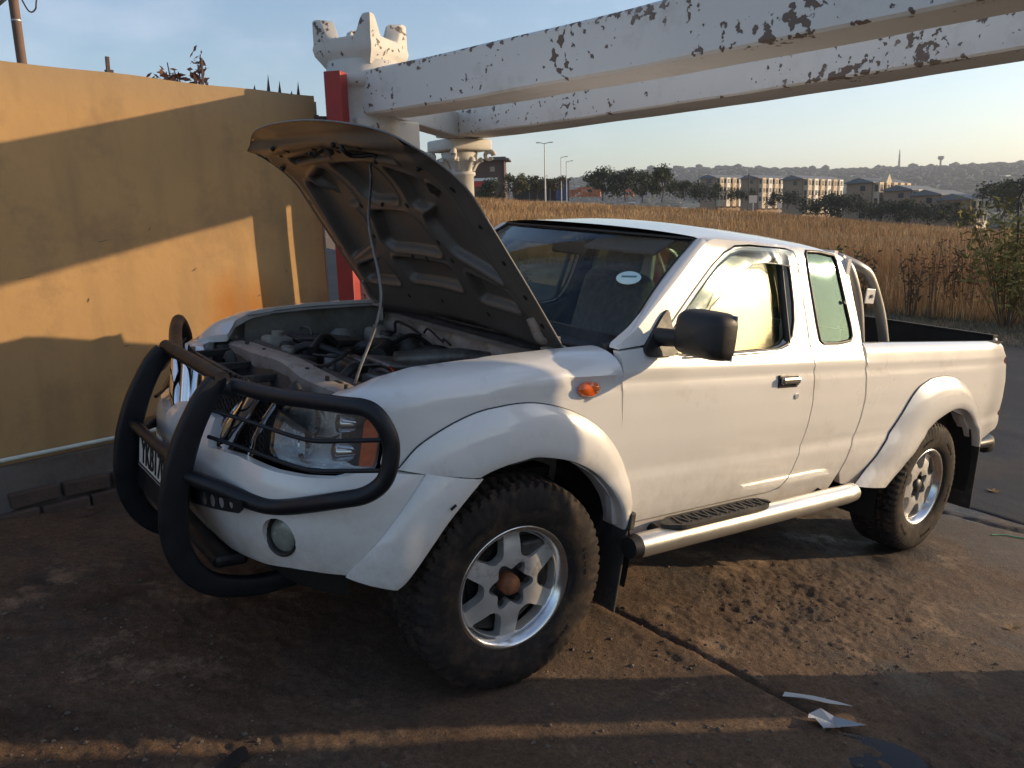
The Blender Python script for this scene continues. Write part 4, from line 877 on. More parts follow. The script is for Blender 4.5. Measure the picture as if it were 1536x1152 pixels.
# ================================================================== TERRAIN
CX, CY, CZ = CAM_POS
AZT = [-180, -20, 10, 19.2, 22.3, 28, 34.3, 41.1, 50.5, 55.3, 70, 180]
CRE = [-.02, -.02, -.026, -.029, -.025, -.014, -.001, .009, .020, .028, .03, .02]
HIL = [.03, .03, .040, .0405, .0425, .0425, .046, .0515, .040, .033, .03, .03]
def far_h(r, az, e_c, e_h):
    base = -.58
    zc = CZ + 110 * e_c
    a = np.clip((r - 15) / 95, 0, 1); z = base + (zc - base) * a ** .85
    b = np.clip((r - 112) / 120, 0, 1); z = z - 7 * b * b * (3 - 2 * b)
    c = np.clip((r - 900) / 1300, 0, 1); z = z + (CZ + 2200 * e_h - (zc - 7)) * c * c * (3 - 2 * c)
    return z
def sat(v, a, b, k):      # follow v between a and b, level off outside
    v = np.where(v > b, b + k * (1 - np.exp(-np.maximum(v - b, 0) / k)), v); return np.where(v < a, a - k * (1 - np.exp(-np.maximum(a - v, 0) / k)), v)
def ngrid(x, y, f, seed=0.):       # cheap smooth value noise, vectorised
    x = np.asarray(x) * f + seed * 17.3; y = np.asarray(y) * f + seed * 5.7; xi = np.floor(x).astype(np.int64); yi = np.floor(y).astype(np.int64); xf = x - xi; yf = y - yi
    def h(a, b):
        n = (a * 374761393 + b * 668265263) & 0xffffffff; n = ((n ^ (n >> 13)) * 1274126177) & 0xffffffff; return ((n ^ (n >> 16)) & 0xffff) / 65535.
    u = xf * xf * (3 - 2 * xf); v = yf * yf * (3 - 2 * yf)
    return (h(xi, yi) * (1 - u) + h(xi + 1, yi) * u) * (1 - v) + (h(xi, yi + 1) * (1 - u) + h(xi + 1, yi + 1) * u) * v
CRK = np.array([(.55, -.05), (.70, -.36), (.794, -.56), (.834, -1.074), (.846, -1.482), (.870, -1.90), (.9, -2.6)])
CRK2 = np.array([(3.55, .1), (3.95, -.62), (4.02, -.9), (4.3, -1.6)])
def polyd(x, y, P):
    d = np.full(np.shape(x), 1e9)
    for i in range(len(P) - 1):
        a, b = P[i], P[i + 1]; e = b - a; t = np.clip(((x - a[0]) * e[0] + (y - a[1]) * e[1]) / (e @ e), 0, 1); d = np.minimum(d, np.hypot(x - a[0] - t * e[0], y - a[1] - t * e[1]))
    return d
def zg(x, y, detail=True):
    x = np.asarray(x, float); y = np.asarray(y, float); r = np.hypot(x - CX, y - CY); az = np.degrees(np.arctan2(y - CY, x - CX))
    near = (-.10536 * sat(x, -3, 3.6, 1.9) + .06455 * sat(y, -4, 2.6, 1.2)) / .99234 
    w = np.clip((r - 10) / 7, 0, 1); w = w * w * (3 - 2 * w)
    z = near * (1 - w) + far_h(r, az, np.interp(az, AZT, CRE), np.interp(az, AZT, HIL)) * w
    if detail:
        fade = np.clip(1 - (r - 6) / 14, 0, 1)
        n1 = ngrid(x, y, 1.3, 1) - .5; n2 = ngrid(x, y, 5, 2) - .5; n3 = ngrid(x, y, 17, 3) - .5; n4 = ngrid(x, y, 48, 4) - .5
        rough = np.clip(ngrid(x, y, .9, 7) * 1.6 - .3, .15, 1)
        z = z + fade * (n1 * .018 + n2 * .016 * rough + n3 * .018 * rough + n4 * .010 * rough)
        d = polyd(x, y, CRK) + (ngrid(x, y, 9, 5) - .5) * .008; z = z - .022 * np.exp(-(d / .012) ** 2) + .010 * np.exp(-((d - .07) / .05) ** 2) * ngrid(x, y, 12, 6)
        d = polyd(x, y, CRK2) + (ngrid(x, y, 7, 8) - .5) * .05; z = z - .035 * np.exp(-(d / .03) ** 2)
        ch = np.exp(-((x - 1.7) ** 2 / 1.1 + (y + .95) ** 2 / .35)); z = z + ch * ((ngrid(x, y, 23, 14) - .5) * .011 * (.3 + 1.4 * ngrid(x, y, 3, 17)) + (ngrid(x, y, 61, 15) - .5) * .012 + (ngrid(x, y, 8, 16) - .5) * .016)
        # keep the tyre contact patches at the right level
        for px_, py_ in ((0, -.77), (2.95, -.77), (0, .77), (2.95, .77)):
            q = TM @ Vector((px_, py_, -.004)); k = np.exp(-((x - q.x) ** 2 + (y - q.y) ** 2) / .05); z = z * (1 - k) + k * q.z
    fw_ = np.clip((r - 18) / 60, 0, 1) * np.clip(1 - (r - 1200) / 800, 0, 1)
    z = z + fw_ * ((ngrid(x, y, .05, 11) - .5) * .9 + (ngrid(x, y, .15, 12) - .5) * .3)
    fh = np.clip((r - 900) / 600, 0, 1); z = z + fh * (ngrid(x, y, .006, 13) - .5) * 9
    return z
def gz(x, y): return float(zg(x, y))
# ground material: brown trodden dirt over old concrete
def ground_mat():
    m = bpy.data.materials.new('dirt_ground'); m.use_nodes = True; nt = m.node_tree; N = nt.nodes; L = nt.links; b = N['Principled BSDF']
    tc = N.new('ShaderNodeTexCoord')
    def noise_(sc, det=8, rg=.6, lo=.3, hi=.7):
        n = N.new('ShaderNodeTexNoise'); n.inputs['Scale'].default_value = sc; n.inputs['Detail'].default_value = det; n.inputs['Roughness'].default_value = rg; L.new(tc.outputs['Object'], n.inputs['Vector'])
        r_ = N.new('ShaderNodeMapRange'); r_.inputs['From Min'].default_value = lo; r_.inputs['From Max'].default_value = hi; L.new(n.outputs['Fac'], r_.inputs['Value']); return r_.outputs[0], n.outputs['Fac']
    def mix(f, a, c, t='MIX'):
        x = N.new('ShaderNodeMix'); x.data_type = 'RGBA'; x.blend_type = t
        if isinstance(f, float): x.inputs['Factor'].default_value = f
        else: L.new(f, x.inputs['Factor'])
        for k, v in (('A', a), ('B', c)):
            if isinstance(v, tuple): x.inputs[k].default_value = (*v, 1)
            else: L.new(v, x.inputs[k])
        return x.outputs['Result']
    big, _ = noise_(.9, 6, .6, .42, .58); mid, _ = noise_(4, 10, .7, .38, .66); fine, ff = noise_(45, 10, .75, .3, .7); grit, gf = noise_(150, 4, .6, .35, .65)
    oil, _ = noise_(1.6, 8, .65, .55, .68); sand, _ = noise_(2.4, 9, .7, .56, .66)
    c = mix(big, (.098, .058, .035), (.074, .060, .050)); c = mix(mid, c, (.140, .088, .054)); c = mix(oil, c, (.024, .019, .017)); c = mix(sand, c, (.26, .175, .112))
    g2 = N.new('ShaderNodeMapRange'); g2.inputs['To Min'].default_value = .55; g2.inputs['To Max'].default_value = 1.45; L.new(fine, g2.inputs['Value']); c = mix(1.0, c, g2.outputs[0], 'MULTIPLY')
    g3 = N.new('ShaderNodeMapRange'); g3.inputs['To Min'].default_value = .8; g3.inputs['To Max'].default_value = 1.25; L.new(grit, g3.inputs['Value']); c = mix(1.0, c, g3.outputs[0], 'MULTIPLY')
    # far ground: straw colour under the grass, green hills far off
    sx = N.new('ShaderNodeVectorMath'); sx.operation = 'LENGTH'; L.new(tc.outputs['Object'], sx.inputs[0])
    r1 = N.new('ShaderNodeMapRange'); r1.inputs['From Min'].default_value = 15; r1.inputs['From Max'].default_value = 19; L.new(sx.outputs['Value'], r1.inputs['Value'])
    c = mix(r1.outputs[0], c, (.24, .155, .075))
    r2 = N.new('ShaderNodeMapRange'); r2.inputs['From Min'].default_value = 140; r2.inputs['From Max'].default_value = 220; L.new(sx.outputs['Value'], r2.inputs['Value'])
    hn, _ = noise_(.02, 8, .7, .4, .6); hc = mix(hn, (.045, .055, .030), (.12, .10, .055)); c = mix(r2.outputs[0], c, hc)
    L.new(c, b.inputs['Base Color'])
    sxx = N.new('ShaderNodeSeparateXYZ'); L.new(tc.outputs['Object'], sxx.inputs[0]); gx_ = N.new('ShaderNodeMapRange'); gx_.inputs['From Min'].default_value = 1.2; gx_.inputs['From Max'].default_value = 3.4; gx_.inputs['To Max'].default_value = .75; L.new(sxx.outputs['X'], gx_.inputs['Value'])
    nrm, _ = noise_(1.1, 7, .7, .38, .60); gm = N.new('ShaderNodeMath'); gm.operation = 'MULTIPLY'; L.new(gx_.outputs[0], gm.inputs[0]); L.new(nrm, gm.inputs[1]); r0_ = N.new('ShaderNodeMath'); r0_.operation = 'SUBTRACT'; r0_.inputs[0].default_value = 1; L.new(r1.outputs[0], r0_.inputs[1]); gm2 = N.new('ShaderNodeMath'); gm2.operation = 'MULTIPLY'; L.new(gm.outputs[0], gm2.inputs[0]); L.new(r0_.outputs[0], gm2.inputs[1]); c = mix(gm2.outputs[0], c, (.105, .096, .088)); L.new(c, b.inputs['Base Color'])
    rr = N.new('ShaderNodeMapRange'); rr.inputs['To Min'].default_value = .80; rr.inputs['To Max'].default_value = .30; L.new(oil, rr.inputs['Value']); L.new(rr.outputs[0], b.inputs['Roughness']); b.inputs['Specular IOR Level'].default_value = .3
    bp = N.new('ShaderNodeBump'); bp.inputs['Distance'].default_value = .010; L.new(ff, bp.inputs['Height']); bp2 = N.new('ShaderNodeBump'); bp2.inputs['Distance'].default_value = .004; L.new(gf, bp2.inputs['Height']); L.new(bp.outputs[0], bp2.inputs['Normal']); L.new(bp2.outputs[0], b.inputs['Normal'])
    return m
GM = ground_mat()
azs = np.radians(np.concatenate([np.arange(-180, -12, 4), np.arange(-12, 100, .16), np.arange(100, 180, 4)]))
rs_ = [.25]
while rs_[-1] < 8000:
    g = 1.005 if 1.6 < rs_[-1] < 6.5 else 1.010 if rs_[-1] < 8 else (1.02 if rs_[-1] < 30 else 1.045)
    rs_.append(rs_[-1] * g)
rs_ = np.array(rs_)
RR, AA = np.meshgrid(rs_, azs, indexing='ij'); GX = CX + RR * np.cos(AA); GY = CY + RR * np.sin(AA); GZ = zg(GX, GY)
nr, na = RR.shape
V = np.stack([GX, GY, GZ], -1).reshape(-1, 3); V = np.vstack([V, [[CX, CY, gz(CX, CY)]]])
I, J = np.meshgrid(np.arange(nr - 1), np.arange(na), indexing='ij'); J2 = (J + 1) % na
Fq = np.stack([I * na + J, (I + 1) * na + J, (I + 1) * na + J2, I * na + J2], -1).reshape(-1, 4)
def np_mesh(name, V, F, m, smooth=True):
    me = bpy.data.meshes.new(name); k = F.shape[1]; me.vertices.add(len(V)); me.vertices.foreach_set('co', np.ascontiguousarray(V, dtype=np.float32).ravel())
    me.loops.add(F.size); me.loops.foreach_set('vertex_index', np.ascontiguousarray(F, dtype=np.int32).ravel()); me.polygons.add(len(F)); me.polygons.foreach_set('loop_start', np.arange(0, F.size, k, dtype=np.int32)); me.polygons.foreach_set('loop_total', np.full(len(F), k, dtype=np.int32))
    for mm in (m if isinstance(m, (list, tuple)) else [m]): me.materials.append(mm)
    me.polygons.foreach_set('use_smooth', np.full(len(F), smooth)); me.update(calc_edges=True); me.validate(); return me
link('ground', np_mesh('ground', V, Fq, GM), kind='structure')
# road: worn dark tar beyond the slab
xs = np.concatenate([np.arange(0, 1, .05), np.linspace(1, 8.6, 60)]); ys = np.concatenate([np.arange(-40, -6, 1.5), np.arange(-6, 12, .12), np.arange(12, 60, 1.5)])
XX, YY = np.meshgrid(xs, ys, indexing='ij'); edge0 = 4.15 + (ngrid(YY * 0, YY, 1.3, 21) - .5) * .35 - .10 * (YY + .9) * (YY > -3) * (YY < 3); PX = edge0 + XX * (1 + 0 * YY); PX = np.where(XX > 7.2, PX + (ngrid(YY * 0, YY, .8, 22) - .5) * .4, PX)
PZ = zg(PX, YY) + .008; PZ = PZ - np.where(XX < .05, .03, 0) - np.where(XX > 8.55, .03, 0)
nx_, ny_ = PX.shape; I, J = np.meshgrid(np.arange(nx_ - 1), np.arange(ny_ - 1), indexing='ij')
TAR = mat('old_tar', (.022, .024, .030), rough=.75, var=.25, scale=1.2, dirt=(.06, .05, .04), dirt_amt=.2, dirt_scale=1.1, bump=.004, bscale=70, spec=.25)
link('road', np_mesh('road', np.stack([PX, YY, PZ], -1).reshape(-1, 3), np.stack([I * ny_ + J, (I + 1) * ny_ + J, (I + 1) * ny_ + J + 1, I * ny_ + J + 1], -1).reshape(-1, 4), TAR), kind='structure')
# puddle in the joint
WATER = mat('dark_water', (.010, .012, .018), rough=.16, var=.1, spec=.12)
B = MB(); pc = np.array((.80, -1.86)); ring = [(pc[0] + (.075 + .03 * math.sin(3 * a + 1)) * math.cos(a) * 1.3, pc[1] + (.20 + .05 * math.sin(2 * a)) * math.sin(a)) for a in np.linspace(0, 2 * math.pi, 41)[:-1]]
zp = gz(pc[0], pc[1]) + .004
B.add([(x, y, zp - .105 * (x - pc[0]) * .6 + .065 * (y - pc[1]) * .6) for x, y in ring], [tuple(range(40))]); B.build('puddle', WATER, kind='structure')
# loose gravel and crumbs of earth
STONE = mat('gravel', (.115, .085, .062), rough=.9, var=.5, scale=30)
rg = np.random.RandomState(3)
def pebbles(n, name, m, szr, region):
    Vs = []; Fs = []; base = np.array([(1, 0, 0), (-1, 0, 0), (0, 1, 0), (0, -1, 0), (0, 0, 1), (0, 0, -1)], float); ff = np.array([(0, 2, 4), (2, 1, 4), (1, 3, 4), (3, 0, 4), (2, 0, 5), (1, 2, 5), (3, 1, 5), (0, 3, 5)])
    P = region(n); n = len(P); s = szr[0] * (szr[1] / szr[0]) ** (rg.rand(n) ** 3); Z = zg(P[:, 0], P[:, 1])
    V = base[None] * s[:, None, None] * (.6 + .7 * rg.rand(n, 6, 1)); V[:, :, 2] *= .65; a = rg.rand(n) * 6.28; c, sn = np.cos(a)[:, None], np.sin(a)[:, None]
    x = V[:, :, 0] * c - V[:, :, 1] * sn; y = V[:, :, 0] * sn + V[:, :, 1] * c
    V = np.stack([x + P[:, :1], y + P[:, 1:2], V[:, :, 2] + Z[:, None] + s[:, None] * .2], -1).reshape(-1, 3)
    F = (ff[None] + (np.arange(n) * 6)[:, None, None]).reshape(-1, 3)
    return link(name, np_mesh(name, V, F, m, False), kind='stuff')
def reg(n):
    a = np.radians(-12 + 112 * rg.rand(n)); r = 1.4 + 7 * rg.rand(n) ** 1.3; x = CX + r * np.cos(a); y = CY + r * np.sin(a); k = (ngrid(x, y, 1.1, 31) + .6 * np.exp(-(polyd(x, y, CRK) / .25) ** 2) + .7 * np.exp(-((x - 1.2) ** 2 + (y + 1.0) ** 2) / .5)) > .52
    k &= x < 4.4; return np.stack([x, y], 1)[k]
tag(pebbles(16000, 'gravel', STONE, (.0025, .013), reg), 'loose gravel and crumbs of earth scattered over the dirt', 'gravel')
tag(pebbles(1600, 'pale_grit', mat('pale_grit', (.26, .21, .165), rough=.9, var=.3), (.002, .007), reg), 'pale grit scattered over the dirt ground', 'grit')

# ================================================================== YARD WALL
PL = mat('ochre_plaster', (.47, .290, .130), rough=.9, var=.10, scale=1.5, bump=.003, bscale=14, dirt=(.31, .20, .105), dirt_amt=.34, dirt_scale=1.7, spec=.2)
nt = PL.node_tree; N = nt.nodes; L = nt.links      # rust stain + grey weathering near the top
b = N['Principled BSDF']; src = b.inputs['Base Color'].links[0].from_socket; tc = N.new('ShaderNodeTexCoord')
def blob(P0, sc, lo, hi):
    mp = N.new('ShaderNodeMapping'); mp.vector_type = 'POINT'; mp.inputs['Scale'].default_value = sc; mp.inputs['Location'].default_value = tuple(-p * s for p, s in zip(P0, sc)); L.new(tc.outputs['Object'], mp.inputs['Vector'])
    ln = N.new('ShaderNodeVectorMath'); ln.operation = 'LENGTH'; L.new(mp.outputs[0], ln.inputs[0]); nn = N.new('ShaderNodeTexNoise'); nn.inputs['Scale'].default_value = 5; nn.inputs['Detail'].default_value = 6; L.new(tc.outputs['Object'], nn.inputs['Vector'])
    ad = N.new('ShaderNodeMath'); ad.operation = 'MULTIPLY_ADD'; ad.inputs[1].default_value = .9; L.new(nn.outputs['Fac'], ad.inputs[0]); L.new(ln.outputs['Value'], ad.inputs[2])
    r_ = N.new('ShaderNodeMapRange'); r_.inputs['From Min'].default_value = hi; r_.inputs['From Max'].default_value = lo; L.new(ad.outputs[0], r_.inputs['Value']); return r_.outputs[0]
def over(f, a, c, amt=1.):
    x = N.new('ShaderNodeMix'); x.data_type = 'RGBA'; ml = N.new('ShaderNodeMath'); ml.operation = 'MULTIPLY'; ml.inputs[1].default_value = amt; L.new(f, ml.inputs[0]); L.new(ml.outputs[0], x.inputs['Factor']); L.new(a, x.inputs['A']); x.inputs['B'].default_value = (*c, 1); return x.outputs['Result']
WAZ = R(9); W0 = Vector((-1.239, 1.598, 0)); wall = empty('yard_wall', W0, WAZ, 'ochre plastered yard wall with shadow bands, left of the raised bonnet', 'wall')
s1 = over(blob((1.42, 0, 1.05), (3.2, .3, 3.6), .75, 1.5), src, (.40, .16, .035), .85)
gr_ = N.new('ShaderNodeSeparateXYZ'); L.new(tc.outputs['Object'], gr_.inputs[0]); tm_ = N.new('ShaderNodeMapRange'); tm_.inputs['From Min'].default_value = 2.12; tm_.inputs['From Max'].default_value = 2.34; L.new(gr_.outputs['Z'], tm_.inputs['Value'])
s2 = over(tm_.outputs[0], s1, (.30, .23, .15), .6)
vs_ = N.new('ShaderNodeTexNoise'); mp = N.new('ShaderNodeMapping'); mp.inputs['Scale'].default_value = (3, 3, .5); L.new(tc.outputs['Object'], mp.inputs['Vector']); L.new(mp.outputs[0], vs_.inputs['Vector']); vs_.inputs['Scale'].default_value = 2; vs_.inputs['Detail'].default_value = 8
vr = N.new('ShaderNodeMapRange'); vr.inputs['From Min'].default_value = .5; vr.inputs['From Max'].default_value = .8; L.new(vs_.outputs['Fac'], vr.inputs['Value'])
s3 = over(vr.outputs[0], s2, (.30, .195, .10), .75); L.new(s3, b.inputs['Base Color'])
def wavy(u, v):      # front face of the plaster, local x along the wall, y into it
    x = -4.2 + 6.20 * u; z = .44 + 1.895 * v; return Vector((x, .006 * math.sin(x * 2.3 + 1) + .004 * math.sin(z * 5), z + (.005 * math.sin(x * 3.1) + .003 * math.sin(x * 9)) * (v > .99)))
B = MB(); B.grid(90, 24, wavy)
def top(u, v): p = wavy(u, 1); return Vector((p.x, p.y * (1 - v) + .23 * v, p.z + .008 * math.sin(v * math.pi)))
B.grid(90, 4, top, False); B.grid(4, 4, lambda u, v: Vector((2.00, .23 * u, .44 + 1.895 * v)), False); B.grid(4, 4, lambda u, v: Vector((-4.2, .23 * (1 - u), .44 + 1.895 * v)), False); B.grid(8, 2, lambda u, v: Vector((2.00 - 6.20 * u, .23, .44 + 1.895 * v)), False)
B.build('plaster', PL, wall)
CONC = mat('rough_concrete', (.16, .135, .115), rough=.95, var=.3, scale=5, bump=.010, bscale=16, dirt=(.10, .065, .045), dirt_amt=.4, dirt_scale=5)
def foot(u, v):
    x = -4.2 + 6.20 * u; k = v; z = -.25 + (.445 + .25) * k; return Vector((x, -.035 - .07 * (1 - sstep(.55, .85, k)) + .02 * noise.noise(Vector((x * 4, z * 5, 1))) + .012 * noise.noise(Vector((x * 13, z * 13, 4))), z))
B = MB(); B.grid(160, 24, foot); B.grid(160, 1, lambda u, v: Vector((-4.2 + 6.20 * u, -.035 + .05 * v, .445)), False); B.build('footing', CONC, wall)
BR = mat('dark_clay_brick', (.095, .062, .048), rough=.9, var=.3, scale=12, bump=.004, bscale=40)
bm_ = MB(); bm_.box((0, 0, 0), (.215, .06, .07), bevel=.006); bme = bm_.mesh('brick', BR)
for i, (x, z) in enumerate([(.05, .20), (.285, .195), (.515, .195), (.16, .285), (.40, .28), (-.20, .21), (.75, .19), (.64, .275)]):
    link('brick', bme, wall, Matrix.Translation((x, -.105 + (.028 if z > .25 else 0) + random.uniform(-.006, .006), z)) @ Matrix.Rotation(random.uniform(-.03, .03), 4, 'Y') @ Matrix.Rotation(random.uniform(-.04, .04), 4, 'Z'))
rc = random.Random(3)
for (x, z, L_, a) in ((-.36, 1.50, .10, .3), (-.92, 1.48, .07, .5), (-.75, 1.34, .12, .1), (-.10, 1.55, .05, 1.2), (.12, 1.32, .06, .9), (.50, 1.15, .05, .4), (-.45, 1.20, .05, 1.3), (.72, 1.28, .05, 2.), (-1.05, 1.72, .05, .7), (.95, 1.46, .05, 1.1), (-.3, .95, .06, .2), (.35, .98, .04, 1.6)):
    P = [(x + 1.0 + .6 * L_ * t * math.cos(a) + rc.uniform(-.006, .006), -.004 + wavy(0, 0).y * 0 + .006 * math.sin((x + 1.0) * 2.3 + 1), z + L_ * t * math.sin(a) * .4 + rc.uniform(-.003, .003)) for t in np.linspace(0, 1, 6)]
    B = MB(); B.tube(P, [.0006, .0018, .0012, .002, .0013, .0006], 5); B.build('plaster_crack', CONC, wall)
B = MB(); B.tube([(-4.1, -.025, .484), (-2, -.025, .480), (-.3, -.025, .478), (1.1, -.025, .478), (1.98, -.025, .476)], .0115, 10); B.build('conduit_pipe', mat('pale_pvc', (.62, .66, .58), rough=.4, dirt=(.3, .25, .18), dirt_amt=.2), wall)
B = MB(); B.box((2.012, .05, 1.25), (.012, .10, 2.1)); B.build('end_strip', mat('grey_strip', (.34, .31, .28), rough=.7), wall)
STEEL = mat('rusty_steel', (.06, .045, .045), rough=.8, var=.3, dirt=(.16, .06, .03), dirt_amt=.4, dirt_scale=20)
for x, h, w in ((.83, .085, .012), (1.345, .14, .0075)):
    B = MB(); B.box((x, .10, 2.33 + h / 2), (w * 1.6, w, h + .04), Matrix.Rotation(R(2), 3, 'Y'), bevel=.002)
    if w > .01: B.box((x + .004, .10, 2.35), (.034, .03, .04))
    B.build('steel_stub', STEEL, wall)
for x, h in ((1.66, .05), (1.755, .12), (1.83, .09), (1.96, .10), (1.91, .04)):
    B = MB(); B.add([(x - .016, .1, 2.32), (x + .016, .1, 2.32), (x + .010, .106, 2.32), (x + .006, .1, 2.33 + h)], [(0, 1, 3), (1, 2, 3), (2, 0, 3), (0, 2, 1)]); B.build('wall_spike', STEEL, wall)

# ================================================================== GATEWAY: red post, pillars, beams
RED = mat('red_paint', (.30, .024, .018), rough=.5, var=.2, scale=7, dirt=(.16, .05, .035), dirt_amt=.2, dirt_scale=9)
post = empty('red_gate_post', (.765, 1.655, gz(.785, 1.645)), R(-50), 'red painted steel gate post at the end of the ochre wall', 'gate post'); hz = 2.435 - gz(.785, 1.645)
B = MB(); B.box((0, 0, hz / 2), (.105, .105, hz), bevel=.006); B.build('post_tube', RED, post)
for z, m_ in ((2.16, STEEL), (1.04, RED)):
    z -= gz(.785, 1.645); B = MB(); B.box((-.085, -.03, z), (.10, .030, .055), Matrix.Rotation(R(38), 3, 'Z'), bevel=.003); B.box((-.13, -.012, z + .002), (.022, .014, .075), Matrix.Rotation(R(38), 3, 'Z')); lug = B.build('hinge_lug', m_, post)
    B = MB(); B.tube([(-.108, -.06, z), (-.100, -.052, z)], .009, 10); B.build('hinge_hole', DARK, lug)
def flake_mat(name, base, amt, sc=5.2):
    m = mat(name, base, rough=.65, var=.06, scale=1.2, bump=.0015, bscale=22); nt = m.node_tree; N = nt.nodes; L = nt.links; b = N['Principled BSDF']; src = b.inputs['Base Color'].links[0].from_socket; tc = N.new('ShaderNodeTexCoord')
    n1 = N.new('ShaderNodeTexNoise'); n1.inputs['Scale'].default_value = sc; n1.inputs['Detail'].default_value = 3; n2 = N.new('ShaderNodeTexNoise'); n2.inputs['Scale'].default_value = sc * 5; n2.inputs['Detail'].default_value = 5
    sc_ = 1
    for n_ in (n1, n2): L.new(tc.outputs['Object'], n_.inputs['Vector'])
    sp = N.new('ShaderNodeAttribute'); sp.attribute_name = 'wear'
    a1 = N.new('ShaderNodeMath'); a1.operation = 'MULTIPLY_ADD'; a1.inputs[1].default_value = .42; L.new(n1.outputs['Fac'], a1.inputs[0]); a2 = N.new('ShaderNodeMath'); a2.operation = 'MULTIPLY_ADD'; a2.inputs[1].default_value = .70; L.new(n2.outputs['Fac'], a2.inputs[0]); L.new(a2.outputs[0], a1.inputs[2]); L.new(sp.outputs['Fac'], a2.inputs[2])
    th = .70 - amt; r_ = N.new('ShaderNodeMapRange'); r_.inputs['From Min'].default_value = th; r_.inputs['From Max'].default_value = th + .012; L.new(a1.outputs[0], r_.inputs['Value'])
    x = N.new('ShaderNodeMix'); x.data_type = 'RGBA'; L.new(r_.outputs[0], x.inputs['Factor']); L.new(src, x.inputs['A']); x.inputs['B'].default_value = (.150, .105, .080, 1)
    # fine stains
    n3 = N.new('ShaderNodeTexNoise'); n3.inputs['Scale'].default_value = 1.7; n3.inputs['Detail'].default_value = 9; n3.inputs['Roughness'].default_value = .75; L.new(tc.outputs['Object'], n3.inputs['Vector']); r3 = N.new('ShaderNodeMapRange'); r3.inputs['From Min'].default_value = .52; r3.inputs['From Max'].default_value = .8; L.new(n3.outputs['Fac'], r3.inputs['Value'])
    y = N.new('ShaderNodeMix'); y.data_type = 'RGBA'; L.new(r3.outputs[0], y.inputs['Factor']); L.new(x.outputs['Result'], y.inputs['A']); y.inputs['B'].default_value = (base[0] * .66, base[1] * .62, base[2] * .57, 1)
    L.new(y.outputs['Result'], b.inputs['Base Color'])
    bp = N.new('ShaderNodeBump'); bp.inputs['Distance'].default_value = .006; bp.invert = True; L.new(r_.outputs[0], bp.inputs['Height']); L.new(b.inputs['Normal'].links[0].from_socket, bp.inputs['Normal']); L.new(bp.outputs[0], b.inputs['Normal'])
    return m
BM_ = flake_mat('flaking_white_paint', (.66, .645, .61), .025); PM_ = flake_mat('grubby_white_paint', (.56, .53, .48), .005, 5)
def set_wear(o, fn):
    a = o.data.attributes.new('wear', 'FLOAT', 'POINT'); a.data.foreach_set('value', [fn(v.co) for v in o.data.vertices]); return o
def beam(name, A, az, sl, sag, w, h, t0, t1, label, wear):
    d = Vector((math.cos(az), math.sin(az), sl)); n_ = Vector((-math.sin(az), math.cos(az), 0)); 
    if n_.dot(Vector(cf)) < 0: n_ = -n_
    NN = 130; sec = [(0, .012), (.012, 0), (w - .012, 0), (w, .012), (w, h * .5), (w, h - .012), (w - .012, h), (.012, h), (0, h - .012), (0, h * .85), (0, h * .5), (0, h * .15)]; k = len(sec); vs = []
    for i in range(NN + 1):
        t = t0 + (t1 - t0) * i / NN; p = Vector(A) + d * t + Vector((0, 0, sag * t * t))
        for a, c in sec:
            q = p + n_ * a + Vector((0, 0, c)); q += n_ * .004 * noise.noise(q * 3) + Vector((0, 0, .005 * noise.noise(q * 2.3 + Vector((5, 5, 5))))); vs.append(q)
    B = MB(); B.add(vs, [(i * k + j, (i + 1) * k + j, (i + 1) * k + (j + 1) % k, i * k + (j + 1) % k) for i in range(NN) for j in range(k)], True); B.add(vs[:k], [tuple(range(k))]); B.add(vs[-k:], [tuple(range(k - 1, -1, -1))])
    o = B.build(name, BM_, auto=35); tag(o, label, 'beam', 'white beams across the gateway')
    at = o.data.attributes.new('wear', 'FLOAT', 'POINT'); vals = []
    for i in range(NN + 1):
        for a, c in sec: vals.append(wear(t0 + (t1 - t0) * i / NN, a / w, c / h))
    vals += [0] * (2 * k); at.data.foreach_set('value', vals[:len(o.data.vertices)]); return o
beam('concrete_beam', (.949, 1.615, 2.205), -1.444, -.021, .0067, .315, .254, -.12, 4.6, 'nearer flaking white beam crossing above the bonnet', lambda t, a, c: (.085 if c > .93 else 0) + (.10 * math.exp(-((t - 2.0) / .35) ** 2) if c > .6 and a < .1 else 0) + (.05 * math.exp(-((t - 1.55) / .3) ** 2) * (c > .3) * (c < .9)) + (.035 * math.exp(-((t - 2.6) / .35) ** 2) * (c < .9)) - (.2 if c < .03 and a > .08 else 0) + .015 * (a < .05) - .02)
beam('concrete_beam', (2.510, 2.998, 2.274), -1.500, -.016, .0040, .40, .27, -.25, 5.6, 'farther flaking white beam with long bare brown patches', lambda t, a, c: (.11 * math.exp(-((t - 3.45) / .35) ** 2) * (c < .3) * (a < .1)) + (.06 * math.exp(-((t - 3.9) / .5) ** 2) * (a < .1)) + (.05 * math.exp(-((t - .35) / .3) ** 2) * (c < .4) * (a < .1)) - (.2 if c < .03 and a > .08 else 0) + .01 * (a < .05) - .02)
